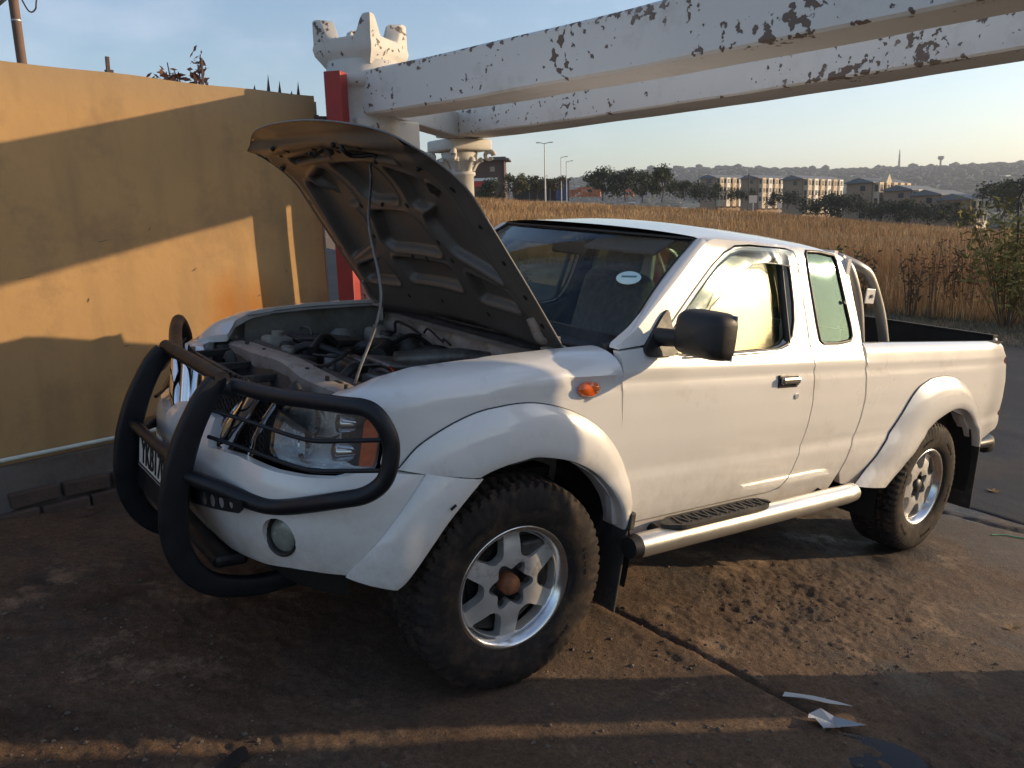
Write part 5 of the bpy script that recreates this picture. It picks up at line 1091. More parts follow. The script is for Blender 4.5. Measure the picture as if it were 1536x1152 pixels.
# crowned pillar
def crown(parent, c, z0, m):
    B = MB(); s = .205; n_ = 24
    pts = []; 
    for k in range(4):
        a, b_ = [(-s, -s), (s, -s), (s, s), (-s, s)][k], [(s, -s), (s, s), (-s, s), (-s, -s)][k]
        for i in range(n_):
            t = i / n_; x = a[0] + (b_[0] - a[0]) * t; y = a[1] + (b_[1] - a[1]) * t; u = abs(2 * t - 1); e = sstep(.42, .80, u)
            pts.append((x, y, .045 + .115 * e, u))
    m_ = len(pts); vs = []
    for x, y, h, u in pts:
        r_ = math.hypot(x, y); kx = .86 + .10 * sstep(.6, 1, u)
        for sc, zz in ((.80, -.10), (.84, -.085), (.99, -.04), (1.03, .0), (1.0, .03)): vs.append((x * sc, y * sc, z0 + zz))
        for f_ in (.5, 1): vs.append((x * 1.0, y * 1.0, z0 + .03 + (h - .03) * f_))
        for sc, zz in ((.97, h + .012), (.66, h + .010), (.62, h - .02), (.60, .03), (0.0, .02)): vs.append((x * sc, y * sc, z0 + zz))
    K = 12
    B.add(vs, [(i * K + j, ((i + 1) % m_) * K + j, ((i + 1) % m_) * K + j + 1, i * K + j + 1) for i in range(m_) for j in range(K - 1)], True)
    B.v = [tuple(Vector(p) + Vector((noise.noise(Vector(p) * 7), noise.noise(Vector(p) * 7 + Vector((9, 0, 0))), noise.noise(Vector(p) * 6 + Vector((0, 9, 0))))) * .004) for p in B.v]
    M_ = Matrix.Rotation(R(28), 4, 'Z'); B.v = [tuple(M_ @ Vector(p)) for p in B.v]
    o = B.build('crown', m, parent, auto=50); return set_wear(o, lambda p: .06 * sstep(z0 + .02, z0 + .16, p.z) + .035)
g1 = gz(1.045, 1.835); p1 = empty('gate_pillar', (1.045, 1.835, g1), 0, 'fat white pillar topped by a stained crown, next to the red post', 'pillar', 'white gateway pillars')
B = MB(); B.lathe([(.200, -.2), (.200, 2.10 - g1), (.215, 2.115 - g1), (.222, 2.15 - g1), (.205, 2.19 - g1), (.200, 2.20 - g1), (.200, 2.36 - g1), (.212, 2.37 - g1), (.236, 2.385 - g1), (.240, 2.42 - g1), (.228, 2.45 - g1), (.222, 2.455 - g1), (.222, 2.53 - g1), (.1, 2.56 - g1)], 44); o = B.build('shaft', PM_, p1); set_wear(o, lambda p: .015)
B = MB(); B.box((.055, .06, 2.02 - g1), (.48, .44, .34), Matrix.Rotation(R(7), 3, 'Z'), bevel=.012); o = B.build('capital', PM_, p1); set_wear(o, lambda p: 0)
crown(p1, (0, 0), 2.600 - g1, PM_)
g2 = gz(2.72, 3.2); p2 = empty('gate_pillar', (2.72, 3.22, g2), 0, 'slim white pillar with scrolled capital under the farther beam', 'pillar', 'white gateway pillars')
B = MB(); B.lathe([(.125, -.2), (.118, 1.95 - g2), (.135, 1.96 - g2), (.135, 1.985 - g2), (.118, 1.99 - g2), (.12, 2.02 - g2), (.15, 2.08 - g2), (.165, 2.15 - g2), (.14, 2.17 - g2)], 32); o = B.build('shaft', PM_, p2); set_wear(o, lambda p: -.1)
B = MB(); B.box((0, 0, 2.215 - g2), (.42, .42, .10), bevel=.02)
for sx in (-1, 1):
    for sy in (-1, 1):
        P = [(sx * (.19 + .028 * math.cos(a)), sy * (.19 + .028 * math.cos(a)), 2.125 - g2 + .035 * math.sin(a)) for a in np.linspace(0, 5.5, 12)]; B.tube(P, [.026 - .0012 * i for i in range(12)], 8)
for k in range(8):
    a = k * math.pi / 4; B.tube(cr([(.12 * math.cos(a), .12 * math.sin(a), 2.0 - g2), (.155 * math.cos(a), .155 * math.sin(a), 2.06 - g2), (.19 * math.cos(a), .19 * math.sin(a), 2.10 - g2), (.20 * math.cos(a), .20 * math.sin(a), 2.07 - g2)], 4), .028, 8, flat=(.5, 1))
o = B.build('capital', PM_, p2, auto=50); set_wear(o, lambda p: -.1)
B = MB(); a_, b_ = Vector((1.12, 1.95, 0)), Vector((2.66, 3.14, 0)); d_ = b_ - a_; an = math.atan2(d_.y, d_.x); B.box(((a_.x + b_.x) / 2, (a_.y + b_.y) / 2, 2.36), (d_.length, .16, .20), Matrix.Rotation(an, 3, 'Z'), bevel=.01); o = B.build('cross_beam', PM_); set_wear(o, lambda p: -.02); tag(o, 'short white lintel joining the two gateway pillars', 'beam')
# near pillars (outside the picture, they carry the beams and throw the shade across the foreground)
for (x, y, r_, lb) in ((2.86, -2.415, .135, 'plain white pillar carrying the near end of the farther beam'), (1.72, -2.93, .16, 'plain white pillar carrying the near end of the nearer beam')):
    g = gz(x, y); B = MB(); B.lathe([(r_, -.3), (r_, 2.14 - g), (r_ + .04, 2.155 - g), (r_ + .04, 2.22 - g), (0, 2.22 - g)], 28); o = B.build('gate_pillar', PM_); o.location = (x, y, g); set_wear(o, lambda p: 0); tag(o, lb, 'pillar', 'white gateway pillars')
B = MB(); B.box((3.1, -4.86, .5), (.2, 4.1, 3.0)); B.box((3.1, -2.66, -.10), (.16, .44, .75)); o = B.build('shade_wall', PL); tag(o, 'unseen wall and low block added at the right to shade the foreground', 'wall')  # unseen wall placed to shade the foreground; low block added to close its light gap

# ================================================================== DRY GRASS
def grass(name, n, region, hr, wr, cols, seed, lean=.42, label=''):
    rg = np.random.RandomState(seed); P = region(rg, n); n = len(P); Z = zg(P[:, 0], P[:, 1]); r = np.hypot(P[:, 0] - CX, P[:, 1] - CY)
    h = (hr[0] + (hr[1] - hr[0]) * rg.rand(n)) * (.65 + .7 * ngrid(P[:, 0], P[:, 1], .35, seed)); w = wr * (.6 + .8 * rg.rand(n)) * np.maximum(1, r / 26)
    a = rg.rand(n) * 6.283; la = rg.rand(n) * 6.283; ll = h * lean * (rg.rand(n) ** 1.5) * 1.6; dx, dy = np.cos(a) * w / 2, np.sin(a) * w / 2; lx, ly = np.cos(la) * ll, np.sin(la) * ll
    def pt(sx, t, bend): return np.stack([P[:, 0] + sx * dx * (1 - t * .75) + lx * bend, P[:, 1] + sx * dy * (1 - t * .75) + ly * bend, Z - .05 + h * t], -1)
    V = np.stack([pt(-1, 0, 0), pt(1, 0, 0), pt(-1, .55, .3), pt(1, .55, .3), pt(0, 1., 1.)], 1).reshape(-1, 3); o = (np.arange(n) * 5)[:, None, None]
    F = (np.array([(0, 1, 3), (0, 3, 2), (2, 3, 4)])[None] + o).reshape(-1, 3); me = np_mesh(name, V, F, cols, False)
    q = rg.rand(n) * .55 + .45 * (ngrid(P[:, 0], P[:, 1], .22, 61) * .6 + ngrid(P[:, 0], P[:, 1], .9, 62) * .4); ix = np.digitize(q, [.30, .44, .66]); order = np.array([3, 1, 0, 2]); me.polygons.foreach_set('material_index', np.repeat(order[ix], 3).astype(np.int32))
    return link(name, me, kind='stuff', label=label, cat='grass')
def leafmat(name, c, var=.3):
    m = mat(name, c, rough=.8, var=var, scale=3, spec=.2); b = m.node_tree.nodes['Principled BSDF']
    return m
GC = [leafmat('straw', (.46, .28, .12)), leafmat('straw_brown', (.33, .165, .07)), leafmat('straw_pale', (.56, .38, .19)), leafmat('straw_dark', (.20, .12, .055))]
def wedge(r0, r1, pw=1., a0=14., a1=62.):
    def f(rg, n):
        a = np.radians(a0 + (a1 - a0) * rg.rand(n)); r = r0 + (r1 - r0) * rg.rand(n) ** pw; P = np.stack([CX + r * np.cos(a), CY + r * np.sin(a)], 1)
        k = P[:, 0] > 15.4 + .8 * (ngrid(P[:, 0], P[:, 1], .5, 41) - .5); return P[k]
    return f
grass('dry_grass', 90000, wedge(15, 34, .9), (.40, 1.0), .009, GC, 51, label='tall dry straw coloured grass along the far roadside')
grass('dry_grass', 110000, wedge(30, 118, .85), (.35, .70), .013, GC, 52, label='dry golden grass covering the field beyond the road')
GV = [leafmat('verge_a', (.10, .10, .055)), leafmat('verge_b', (.16, .13, .07)), leafmat('verge_c', (.07, .075, .04)), leafmat('verge_d', (.20, .15, .09))]
def verge(rg, n):
    y = -1 + 12 * rg.rand(n); x = 11.8 + 4.2 * rg.rand(n) ** .8; return np.stack([x, y], 1)
grass('verge_grass', 42000, verge, (.04, .16), .012, GV, 53, label='short grey green grass on the road verge')
def near_edge(rg, n):
    y = -6 + 22 * rg.rand(n); x = 15.4 + 5.5 * rg.rand(n) ** 1.3; k = ngrid(x, y, .6, 71) > .42; return np.stack([x, y], 1)[k]
grass('tall_stalks', 11000, near_edge, (.9, 1.55), .010, [GC[1], GC[3], GC[1], GC[3]], 54, lean=.5, label='tall ragged brown stalks along the near edge of the field')
grass('green_undergrowth', 17000, near_edge, (.25, .75), .022, [leafmat('under_a', (.14, .11, .05)), leafmat('under_b', (.10, .095, .04)), GC[1], GC[3]], 55, lean=.6, label='dull green undergrowth at the near edge of the field')
# tall weeds standing out of the grass
def weed_mesh(seed, h, spread, nst, lm, head=None, leaf=.06, dens_=16):
    rg = random.Random(seed); st = MB(); lf = MB()
    for k in range(nst):
        a = rg.uniform(0, 6.28); sp = rg.uniform(.1, 1) * spread; hh = h * rg.uniform(.6, 1); b0 = Vector((math.cos(a) * .08, math.sin(a) * .08, 0)); b1 = Vector((math.cos(a) * sp * .6, math.sin(a) * sp * .6, hh * .6)); b2 = Vector((math.cos(a) * sp, math.sin(a) * sp, hh)); P = cr([b0, b1, b2], 5); st.tube(P, [.011 - .0008 * i for i in range(len(P))], 4)
        for q in range(dens_):
            t = rg.uniform(.25, 1); i = min(len(P) - 2, int(t * (len(P) - 1))); c = Vector(P[i]).lerp(Vector(P[i + 1]), rg.random()) + Vector((rg.gauss(0, 1), rg.gauss(0, 1), rg.gauss(0, .6))) * spread * .14; L_ = leaf * rg.uniform(.5, 1.3); u = Vector((rg.gauss(0, 1), rg.gauss(0, 1), rg.gauss(0, .7))).normalized(); w = u.cross(Vector((rg.gauss(0, 1), rg.gauss(0, 1), rg.gauss(0, 1)))).normalized()
            lf.add([c - u * L_, c + w * L_ * .35, c + u * L_, c - w * L_ * .35], [(0, 1, 2, 3)])
        if head:
            c = Vector(P[-1])
            for q in range(5): u = Vector((rg.gauss(0, 1), rg.gauss(0, 1), rg.gauss(0, 1))).normalized() * head; w = u.cross(Vector((0, 0, 1))).normalized() * head * .5; lf.add([c, c + u + w, c + u * 1.5, c + u - w], [(0, 1, 2, 3)])
    return st.mesh('stem', mat('weed_stem%d' % seed, (.12, .08, .045), rough=.9)), lf.mesh('foliage', lm)
LG = leafmat('weed_green', (.10, .115, .04)); LY = leafmat('weed_yellow', (.22, .18, .055)); LB = leafmat('weed_brown', (.14, .085, .045)); LR = leafmat('dead_leaf_red', (.26, .12, .075))
def put(me, name, x, y, rz, sc, **kw):
    r_ = empty(name, (x, y, gz(x, y) - .02), rz, **kw); link('stem', me[0], r_, Matrix.Diagonal((sc, sc, sc, 1))); link('foliage', me[1], r_, Matrix.Diagonal((sc, sc, sc, 1))); return r_
def pol(az, r): return CX + r * math.cos(R(az)), CY + r * math.sin(R(az))
wa = weed_mesh(1, 1.5, .35, 12, LB, .03); wb = weed_mesh(2, 1.4, .45, 14, LG, None, .08, 26); wc = weed_mesh(3, 2.3, .95, 34, LY, .03, .07, 40); wd = weed_mesh(4, 1.9, .3, 9, LB, .04, .05, 12)
LW = 'dry weeds standing above the grass'
for (m_, az, r_, s_, lb) in ((wb, 30.0, 19.5, 1.0, 'leafy green weed sticking out of the grass left of the roll bar'), (wa, 29.2, 18.5, .95, 'thin brown weed just right of the leafy green weed'), (wa, 26.0, 18.2, 1.0, 'brown weed directly behind the load bed front corner'), (wd, 24.8, 18.0, .9, 'tall thin brown weed above the middle of the load bed'), (wa, 23.6, 19, 1.05, 'brown weed left of the big yellow shrub'),
                        (wd, 22.6, 18.6, .95, 'curved brown stalk close left of the big yellow shrub'), (wa, 53.2, 16.6, .95, 'brown weed showing beside the edge of the raised bonnet'), (wb, 52.2, 17.4, .72, 'greenish weed above the left corner of the cab roof'), (wa, 51.4, 17.2, .85, 'brown weed above the left end of the cab roof'), (wa, 54.2, 15.9, 1.0, 'brown weed half hidden by the raised bonnet')):
    x, y = pol(az, r_); x = max(x, 15.0) if az < 40 else x; put(m_, 'tall_weed', x, y, az, s_, label=lb, cat='weed', group=LW)
x, y = pol(20.5, 17.6); put(wc, 'shrub', x, y, 0, 1.05, label='big yellow green shrub with a dead spike at the right edge', cat='shrub')
x, y = pol(19.2, 17.2); put(weed_mesh(9, 1.7, .8, 22, LY, .03, .07, 30), 'shrub', x, y, 0, 1, label='smaller yellowish shrub cut off by the right edge', cat='shrub')
x, y = pol(20.35, 17.3); B = MB(); g = gz(x, y); B.tube(cr([(x, y, g), (x + .05, y, g + 1.6), (x, y + .02, g + 2.3), (x - .03, y - .12, g + 2.62), (x + .02, y - .22, g + 3.0)], 6), .018, 6); B.tube(cr([(x - .03, y - .10, g + 2.55), (x, y + .15, g + 2.62), (x, y + .3, g + 2.52)], 4), .012, 5); tag(B.build('dead_branch', mat('dead_wood', (.06, .05, .045), rough=.9)), 'dark dead branch rising out of the big yellow shrub', 'branch')
# plant behind the wall
pl = empty('dead_plant', (.05, 2.18, 1.56), 0, 'withered plant with reddish dead leaves poking over the ochre wall', 'plant'); m_ = weed_mesh(7, 1.02, .19, 13, LR, None, .030, 95); link('stem', m_[0], pl); link('foliage', m_[1], pl)
# ================================================================== TREES, HILLS, BUILDINGS FAR OFF
def tree_mesh(seed, h, w, col, nl=2400, leaf=.30, low=.18):
    rg = random.Random(seed); B = MB(); cl = [(Vector((rg.gauss(0, .30) * w, rg.gauss(0, .30) * w, h * rg.uniform(low + .1, .86))), rg.uniform(.16, .34) * w) for _ in range(11)]
    for k in range(nl):
        c, r_ = rg.choice(cl); p = c + Vector((rg.gauss(0, 1), rg.gauss(0, 1), rg.gauss(0, .8))).normalized() * r_ * rg.uniform(.35, 1.0); L_ = leaf * rg.uniform(.5, 1.2); u = Vector((rg.gauss(0, 1), rg.gauss(0, 1), rg.gauss(0, 1))).normalized(); q = u.cross(Vector((rg.gauss(0, 1), rg.gauss(0, 1), rg.gauss(0, 1)))).normalized()
        B.add([p - u * L_, p + q * L_ * .6, p + u * L_, p - q * L_ * .6], [(0, 1, 2, 3)])
    t = MB(); t.tube(cr([(0, 0, -1), (.05 * w, 0, h * .25), (0, .05 * w, h * .6)], 4), [.05 * w * .5 * (1 - i / 12) for i in range(9)], 6)
    for k in range(5): a = k * 1.3; t.tube([(0, 0, h * .2), (math.cos(a) * w * .25, math.sin(a) * w * .25, h * .6)], [.03 * w * .5, .01 * w], 5)
    return t.mesh('trunk', TRK), B.mesh('crown', col)
TRK = mat('bark', (.07, .055, .045), rough=.95)
TC = [leafmat('tree_olive', (.060, .070, .030)), leafmat('tree_dark', (.038, .048, .024)), leafmat('tree_grey', (.085, .085, .045))]
TMs = [tree_mesh(21, 5.5, 6, TC[0]), tree_mesh(22, 4.8, 7, TC[1]), tree_mesh(23, 6, 5.5, TC[2], 1100), tree_mesh(24, 4, 8, TC[1])]
def horiz(px): return 332 - .026 * (px - 768)
def bearing(px):
    t = (px - 768) / 1220; return math.degrees(math.atan2(.773 - .619 * t, .603 + .785 * t))
trees = [(745, 150, 0, .75, 'bush left of the brown building'), (778, 140, 2, .85, 'thin olive tree right of the brown building'), (812, 150, 2, .80, 'thin tree in front of the tall lamp post'), (838, 150, 2, .6, 'small tree between the lamp posts'), (905, 190, 0, 1.05, 'dark tree right of the orange brick stacks'), (938, 185, 1, 1.05, 'second dark tree right of the brick stacks'), (962, 210, 0, 1.1, 'round dark tree above the left half of the cab roof'),
         (990, 195, 0, 1.15, 'tallest dark tree in the row above the cab roof'), (1022, 215, 1, .8, 'low dark tree before the first apartment block'), (1045, 205, 3, .8, 'wide low tree below the first apartment block'), (1105, 215, 3, .65, 'low bushes between the first two blocks'), (1170, 205, 3, .7, 'low trees left of the third apartment block'), (1215, 190, 3, .85, 'dark thicket left of the pedimented block'), (1245, 185, 1, .9, 'dark tree left of the pedimented block'), (1300, 185, 3, .75, 'wide dark thicket under the pedimented block'), (1335, 180, 1, .8, 'dark tree under the right side of the pedimented block'), (1375, 175, 3, .7, 'dark bushes under the last apartment blocks'), (1425, 170, 1, .6, 'small bush near the rightmost block'), (1480, 200, 1, 1.2, 'dark tree right of the rightmost apartment block'), (1520, 190, 0, 1.3, 'dark tree beyond the yellow shrub')]
TTOP = [278, 262, 264, 268, 263, 266, 268, 262, 279, 284, 290, 295, 301, 301, 309, 308, 312, 318, 288, 280]
for i, (px, r_, k, s_, lb) in enumerate(trees):
    x, y = pol(bearing(px), r_); t = empty('tree', (x, y, CZ + (horiz(px) - TTOP[i]) / 1220 * r_ - (5.3, 4.7, 5.9, 4.0)[k] * s_ * .92), i * 1.7, lb, 'tree', 'trees between the field and the apartments'); M_ = Matrix.Diagonal((s_, s_, s_, 1)); link('trunk', TMs[k][0], t, M_); link('crown', TMs[k][1], t, M_)
# hill cover: woods and scattered roofs
rg = np.random.RandomState(9)
def blobs(name, n, r0, r1, sz, m, label, cat, box=False, a0=8, a1=68, zoff=.3, flat=.8, near_ridge=0):
    a = np.radians(a0 + (a1 - a0) * rg.rand(n)); r = r0 + (r1 - r0) * rg.rand(n) ** (.5 if not near_ridge else .25); x = CX + r * np.cos(a); y = CY + r * np.sin(a); z = zg(x, y); s = sz[0] + (sz[1] - sz[0]) * rg.rand(n) ** 2
    if box: base = np.array([(i, j, k) for k in (0, 1) for j in (-1, 1) for i in (-1, 1)], float) * (1, .7, .55); F0 = np.array([(0, 2, 3, 1), (4, 5, 7, 6), (0, 1, 5, 4), (2, 6, 7, 3), (0, 4, 6, 2), (1, 3, 7, 5)])
    else:
        ph = [(0, 0, .85)] + [(math.cos(t) * .9, math.sin(t) * .9, .6) for t in np.arange(6) * math.pi / 3] + [(math.cos(t + .5), math.sin(t + .5), -.3) for t in np.arange(6) * math.pi / 3]; base = np.array(ph); F0 = np.array([(0, i + 1, (i + 1) % 6 + 1, (i + 1) % 6 + 1) for i in range(6)])
        F0 = np.array([(0, i + 1, (i + 1) % 6 + 1) for i in range(6)] + [(i + 1, i + 7, (i + 1) % 6 + 1) for i in range(6)] + [((i + 1) % 6 + 1, i + 7, (i + 1) % 6 + 7) for i in range(6)])
    nb = len(base); V = base[None] * s[:, None, None] * (np.ones((n, nb, 1)) if box else (.85 + .3 * rg.rand(n, nb, 1))); V[:, :, 2] *= flat; t = rg.rand(n) * 6.28; c, sn = np.cos(t)[:, None], np.sin(t)[:, None]
    X = V[:, :, 0] * c - V[:, :, 1] * sn + x[:, None]; Y = V[:, :, 0] * sn + V[:, :, 1] * c + y[:, None]; Z_ = V[:, :, 2] + z[:, None] + (0 if box else s[:, None] * zoff)
    link(name, np_mesh(name, np.stack([X, Y, Z_], -1).reshape(-1, 3), (F0[None] + (np.arange(n) * nb)[:, None, None]).reshape(-1, F0.shape[1]), m, False), kind='stuff', label=label, cat=cat)
blobs('hillside_trees', 14000, 900, 2600, (3.5, 9), leafmat('far_wood', (.035, .045, .028)), 'woods covering the far hillside', 'woods')
blobs('ridge_trees', 900, 2050, 2300, (4, 11), leafmat('ridge_wood', (.03, .038, .026)), 'trees standing along the far ridge', 'woods', flat=1.1, zoff=.6)
blobs('valley_trees', 2600, 260, 900, (2.5, 6), leafmat('valley_wood', (.042, .052, .028)), 'bushes and trees in the valley behind the apartments', 'woods')
blobs('hillside_houses', 420, 900, 2200, (5, 9), mat('far_house', (.55, .52, .48), rough=.8), 'small pale houses dotted over the far hillside', 'houses', box=True)
def back_reg(n):
    a = np.radians(-75 + 84 * rg.rand(n)); r = 52 + 14 * rg.rand(n); return a, r
blobs('roadside_trees', 620, 50, 66, (1.6, 4.2), leafmat('roadside_wood', (.045, .052, .026)), 'row of roadside trees far off to the right of the view', 'woods', a0=-75, a1=9, zoff=.35, flat=.95)
# apartments
CRM = mat('cream_render', (.60, .48, .33), rough=.85, var=.06); BRN = mat('brown_render', (.30, .20, .13), rough=.85, var=.08); GRY = mat('grey_roof', (.16, .165, .17), rough=.7, var=.08); WIN = mat('dark_window', (.03, .035, .04), rough=.15); WHT = mat('white_trim', (.72, .70, .66), rough=.7)
def apartment(px, r_, top_px, nb, hgt, label, lenb=4.2, ped=False):
    az = bearing(px); x, y = pol(az, r_); ztop = CZ + (horiz(px) - top_px) / 1220 * r_; z0 = ztop - hgt - 1.6
    A = empty('apartment_block', (x, y, z0), R(6), label, 'apartment block', 'apartment blocks beyond the field'); Lf = nb * lenb; D = 6.0
    B = MB(); B.box((Lf / 2, D / 2, hgt / 2 - 1.5), (Lf, D, hgt + 3)); B.build('wall', BRN, A)
    B = MB(); e = .6; B.add([(-e, -e, hgt), (Lf + e, -e, hgt), (Lf + e, D + e, hgt), (-e, D + e, hgt), (-e, D / 2, hgt + 1.1), (Lf + e, D / 2, hgt + 1.1), (-e, -e, hgt - .2), (Lf + e, -e, hgt - .2), (Lf + e, D + e, hgt - .2), (-e, D + e, hgt - .2)], [(0, 1, 5, 4), (2, 3, 4, 5), (0, 4, 3), (1, 2, 5), (0, 6, 7, 1), (3, 2, 8, 9), (6, 9, 8, 7), (0, 3, 9, 6), (1, 7, 8, 2)]); B.build('roof', GRY, A)
    for k in range(nb):
        x0 = (k + .5) * lenb; bw = lenb * .56; B = MB(); B.box((x0, -.75, hgt / 2 - .8), (bw, 1.5, hgt + 1.4)); 
        if ped and k == 1: B.add([(x0 - bw * .75, -1.52, hgt - .2), (x0 + bw * .75, -1.52, hgt - .2), (x0, -1.52, hgt + 1.9), (x0 - bw * .75, 0, hgt - .2), (x0 + bw * .75, 0, hgt - .2), (x0, 0, hgt + 1.9)], [(0, 1, 2), (3, 5, 4), (0, 2, 5, 3), (1, 4, 5, 2), (0, 3, 4, 1)])
        by = B.build('bay', CRM if k % 2 == 0 or ped else WHT, A)
        for f_ in range(3):
            zc = hgt * (f_ + .55) / 3
            B = MB(); B.box((x0, -1.51, zc), (bw * .62, .06, hgt / 3 * .5)); B.build('window', WIN, by)
            B = MB(); B.box((x0, -1.55, zc - hgt / 6 * .72), (bw * .8, .18, .12)); B.build('balcony_ledge', WHT, by)
            B = MB(); B.box((x0 - bw / 2 - .01, -.75, zc), (.06, .8, hgt / 3 * .5)); B.build('window', WIN, by)
    for f_ in range(3):
        B = MB(); B.box((-.02, D * .35, hgt * (f_ + .55) / 3), (.06, 1.2, 1.2)); B.build('window', WIN, A)
    return A
apartment(1066, 300, 264, 5, 8.5, 'leftmost apartment block in the row beyond the field')
apartment(1126, 290, 265, 5, 8.5, 'second apartment block from the left beyond the field')
apartment(1190, 260, 266, 6, 8.5, 'third apartment block from the left, right of the lone pole')
apartment(1290, 215, 270, 5, 9.5, 'apartment block with a white pediment on its facade', ped=True)
apartment(1346, 212, 280, 4, 8.5, 'apartment block just right of the pedimented block')
apartment(1388, 205, 286, 4, 8.5, 'second apartment block from the right')
apartment(1430, 190, 291, 2, 8.0, 'rightmost lowest apartment block beside the yellow shrub')
# brown corner building with red shop boards
az = bearing(700); x, y = pol(bearing(690), 160); zt = CZ + (horiz(735) - 246) / 1220 * 160
bb_ = empty('brown_building', (x, y, zt - 6.2), R(bearing(730) - 90 - 6), 'two storey brown brick building with red fascia boards by the white pillar', 'building')
DB = mat('brown_brickwork', (.10, .065, .05), rough=.9, var=.2, scale=3)
B = MB(); B.box((3.5, 3, 2.2), (13, 6, 8.0)); B.build('wall', DB, bb_); B = MB(); B.box((3.8, 2.6, 6.35), (14.4, 7.4, .28)); B.box((8.6, 3, 6.75), (3.2, 2, .5)); B.build('roof_slab', mat('roof_dark', (.10, .09, .09), rough=.7), bb_)
B = MB(); B.box((3.0, -.06, 2.75), (11.4, .16, .55)); B.build('white_band', WHT, bb_)
for xx in (-.8, 4.2, 7.8): B = MB(); B.box((xx, -.06, 4.6), (.9, .1, .9)); f_ = B.build('window', mat('window_beige', (.35, .27, .2), rough=.6), bb_)
for xx, w_ in ((.2, 4.0), (5.2, 3.4)): B = MB(); B.box((xx, -.12, 1.9), (w_, .2, .95)); B.build('fascia_board', mat('red_board', (.42, .03, .03), rough=.5), bb_)
for xx in (-2, 2.75, 7.6): B = MB(); B.box((xx, -.10, .6), (.55, .3, 4.2)); B.build('column', WHT, bb_)
B = MB(); B.box((9.95, -.10, 1.2), (.25, .3, 9.6)); B.build('downpipe', DB, bb_)
# shed / carport
x, y = pol(bearing(768), 170); sh = empty('carport', (x, y, CZ + (horiz(815) - 272) / 1220 * 170 - 3.2), R(bearing(815) - 90), 'long dark open carport behind the lamp posts', 'carport')
B = MB(); B.box((6.5, 2, 3.1), (13, 5, .25)); B.build('roof', mat('shed_roof', (.09, .10, .11), rough=.6), sh); B = MB(); B.box((7, 4, 1.0), (11.6, .2, 4)); B.build('back_wall', mat('shed_dark', (.035, .04, .055), rough=.8), sh); B = MB(); B.box((11.3, 1.4, .9), (2.4, .3, 3.6)); B.build('blue_panel', mat('blue_panel', (.05, .09, .20), rough=.6), sh)
for xx in (.4, 4.6, 8.8, 12.6): B = MB(); B.box((xx, -.3, .8), (.18, .18, 4.2)); B.build('post', GRY, sh)
# lamp posts
GAL = mat('galvanised_steel', (.42, .43, .44), rough=.5, metal=.4)
for px, r_, tp, arm, lb in ((823, 120, 220, 2, 'tallest galvanised lamp post, in front of the carport'), (846, 150, 240, 1, 'thin lamp post left of the rightmost one'), (853.5, 150, 246, 1, 'rightmost of the three lamp posts'), ):
    x, y = pol(bearing(px), r_); zt = CZ + (horiz(px) - tp) / 1220 * r_; z0 = zt - 9.5; lp = empty('lamp_post', (x, y, z0), R(bearing(px) - 90), lb, 'lamp post', 'lamp posts beyond the field'); B = MB(); B.tube([(0, 0, -1), (0, 0, 9.4)], [.13 if arm == 2 else .09, .07], 8); B.build('pole', GAL, lp)
    for s_ in ((-1, 1) if arm == 2 else (1,)): B = MB(); B.tube([(0, 0, 9.3), (s_ * .8, 0, 9.5)], .05, 6); B.box((s_ * .95, 0, 9.48), (.5, .25, .12)); B.build('lamp_head', GAL, lp)
x, y = pol(bearing(1118), 150)
# poles, boards, brick stacks
x, y = pol(bearing(1114), 160); z0 = CZ + (horiz(1114) - 312) / 1220 * 160; B = MB(); B.tube([(x, y, z0 - 2), (x, y, z0 + 6.2)], .10, 7); tag(B.build('utility_pole', mat('pole_wood', (.10, .075, .055), rough=.9)), 'lone wooden pole left of the white signboard', 'pole')
for px, py, s_, lb in ((1121, 301, 1.25, 'larger white signboard at the edge of the field'), (1159, 310, .8, 'small white signboard at the field edge')):
    x, y = pol(bearing(px), 140); z0 = CZ + (horiz(px) - py) / 1220 * 140; sg_ = empty('signboard', (x, y, z0), R(bearing(px) - 90), lb, 'signboard', 'white signboards at the field edge'); B = MB(); B.box((0, 0, 0), (s_, .08, s_ * .95)); B.build('board', mat('board_white', (.75, .62, .52), rough=.6), sg_); B = MB(); B.tube([(0, 0.08, -3), (0, .08, .3)], .06, 6); B.build('post', GAL, sg_)
OR = mat('orange_brick', (.42, .17, .09), rough=.9, var=.35, scale=2)
for px, w_, h_, lb in ((868, 1.6, 1.2, 'leftmost stack of orange bricks before the trees'), (884, 2.6, 1.7, 'widest stack of orange bricks before the trees'), (899, 1.4, 1.3, 'third stack of orange bricks before the trees'), (946, 1.3, 1.2, 'small separate stack of orange bricks at the right')):
    x, y = pol(bearing(px), 125); z0 = CZ + (horiz(px) - 296) / 1220 * 125; B = MB(); rr = random.Random(px)
    for i in range(int(w_ / .42)):
        for j in range(int(h_ / .36)):
            if rr.random() < .86 - .25 * j / 4: B.box((x + (i - w_ / .84) * .45 * .8, y - (i - w_ / .84) * .45 * .6, z0 + .1 + j * .36), (.40, .40, .32), Matrix.Rotation(rr.uniform(-.3, .3) + R(bearing(px)), 3, 'Z'))
    tag(B.build('brick_stack', OR), lb, 'brick stack', 'stacks of orange bricks')
x, y = pol(bearing(1327), 2150); z0 = CZ + (horiz(1327) - 262) / 1220 * 2150; B = MB()
for i in range(4): a = i * math.pi / 2; B.tube([(x + 3 * math.cos(a), y + 3 * math.sin(a), z0 - 10), (x, y, z0 + 42)], .9, 4)
B.box((x, y, z0 + 16), (4, 4, .8)); B.box((x, y, z0 + 28), (4, 4, .8)); tag(B.build('radio_mast', GRY), 'thin radio mast on the far ridge', 'mast')
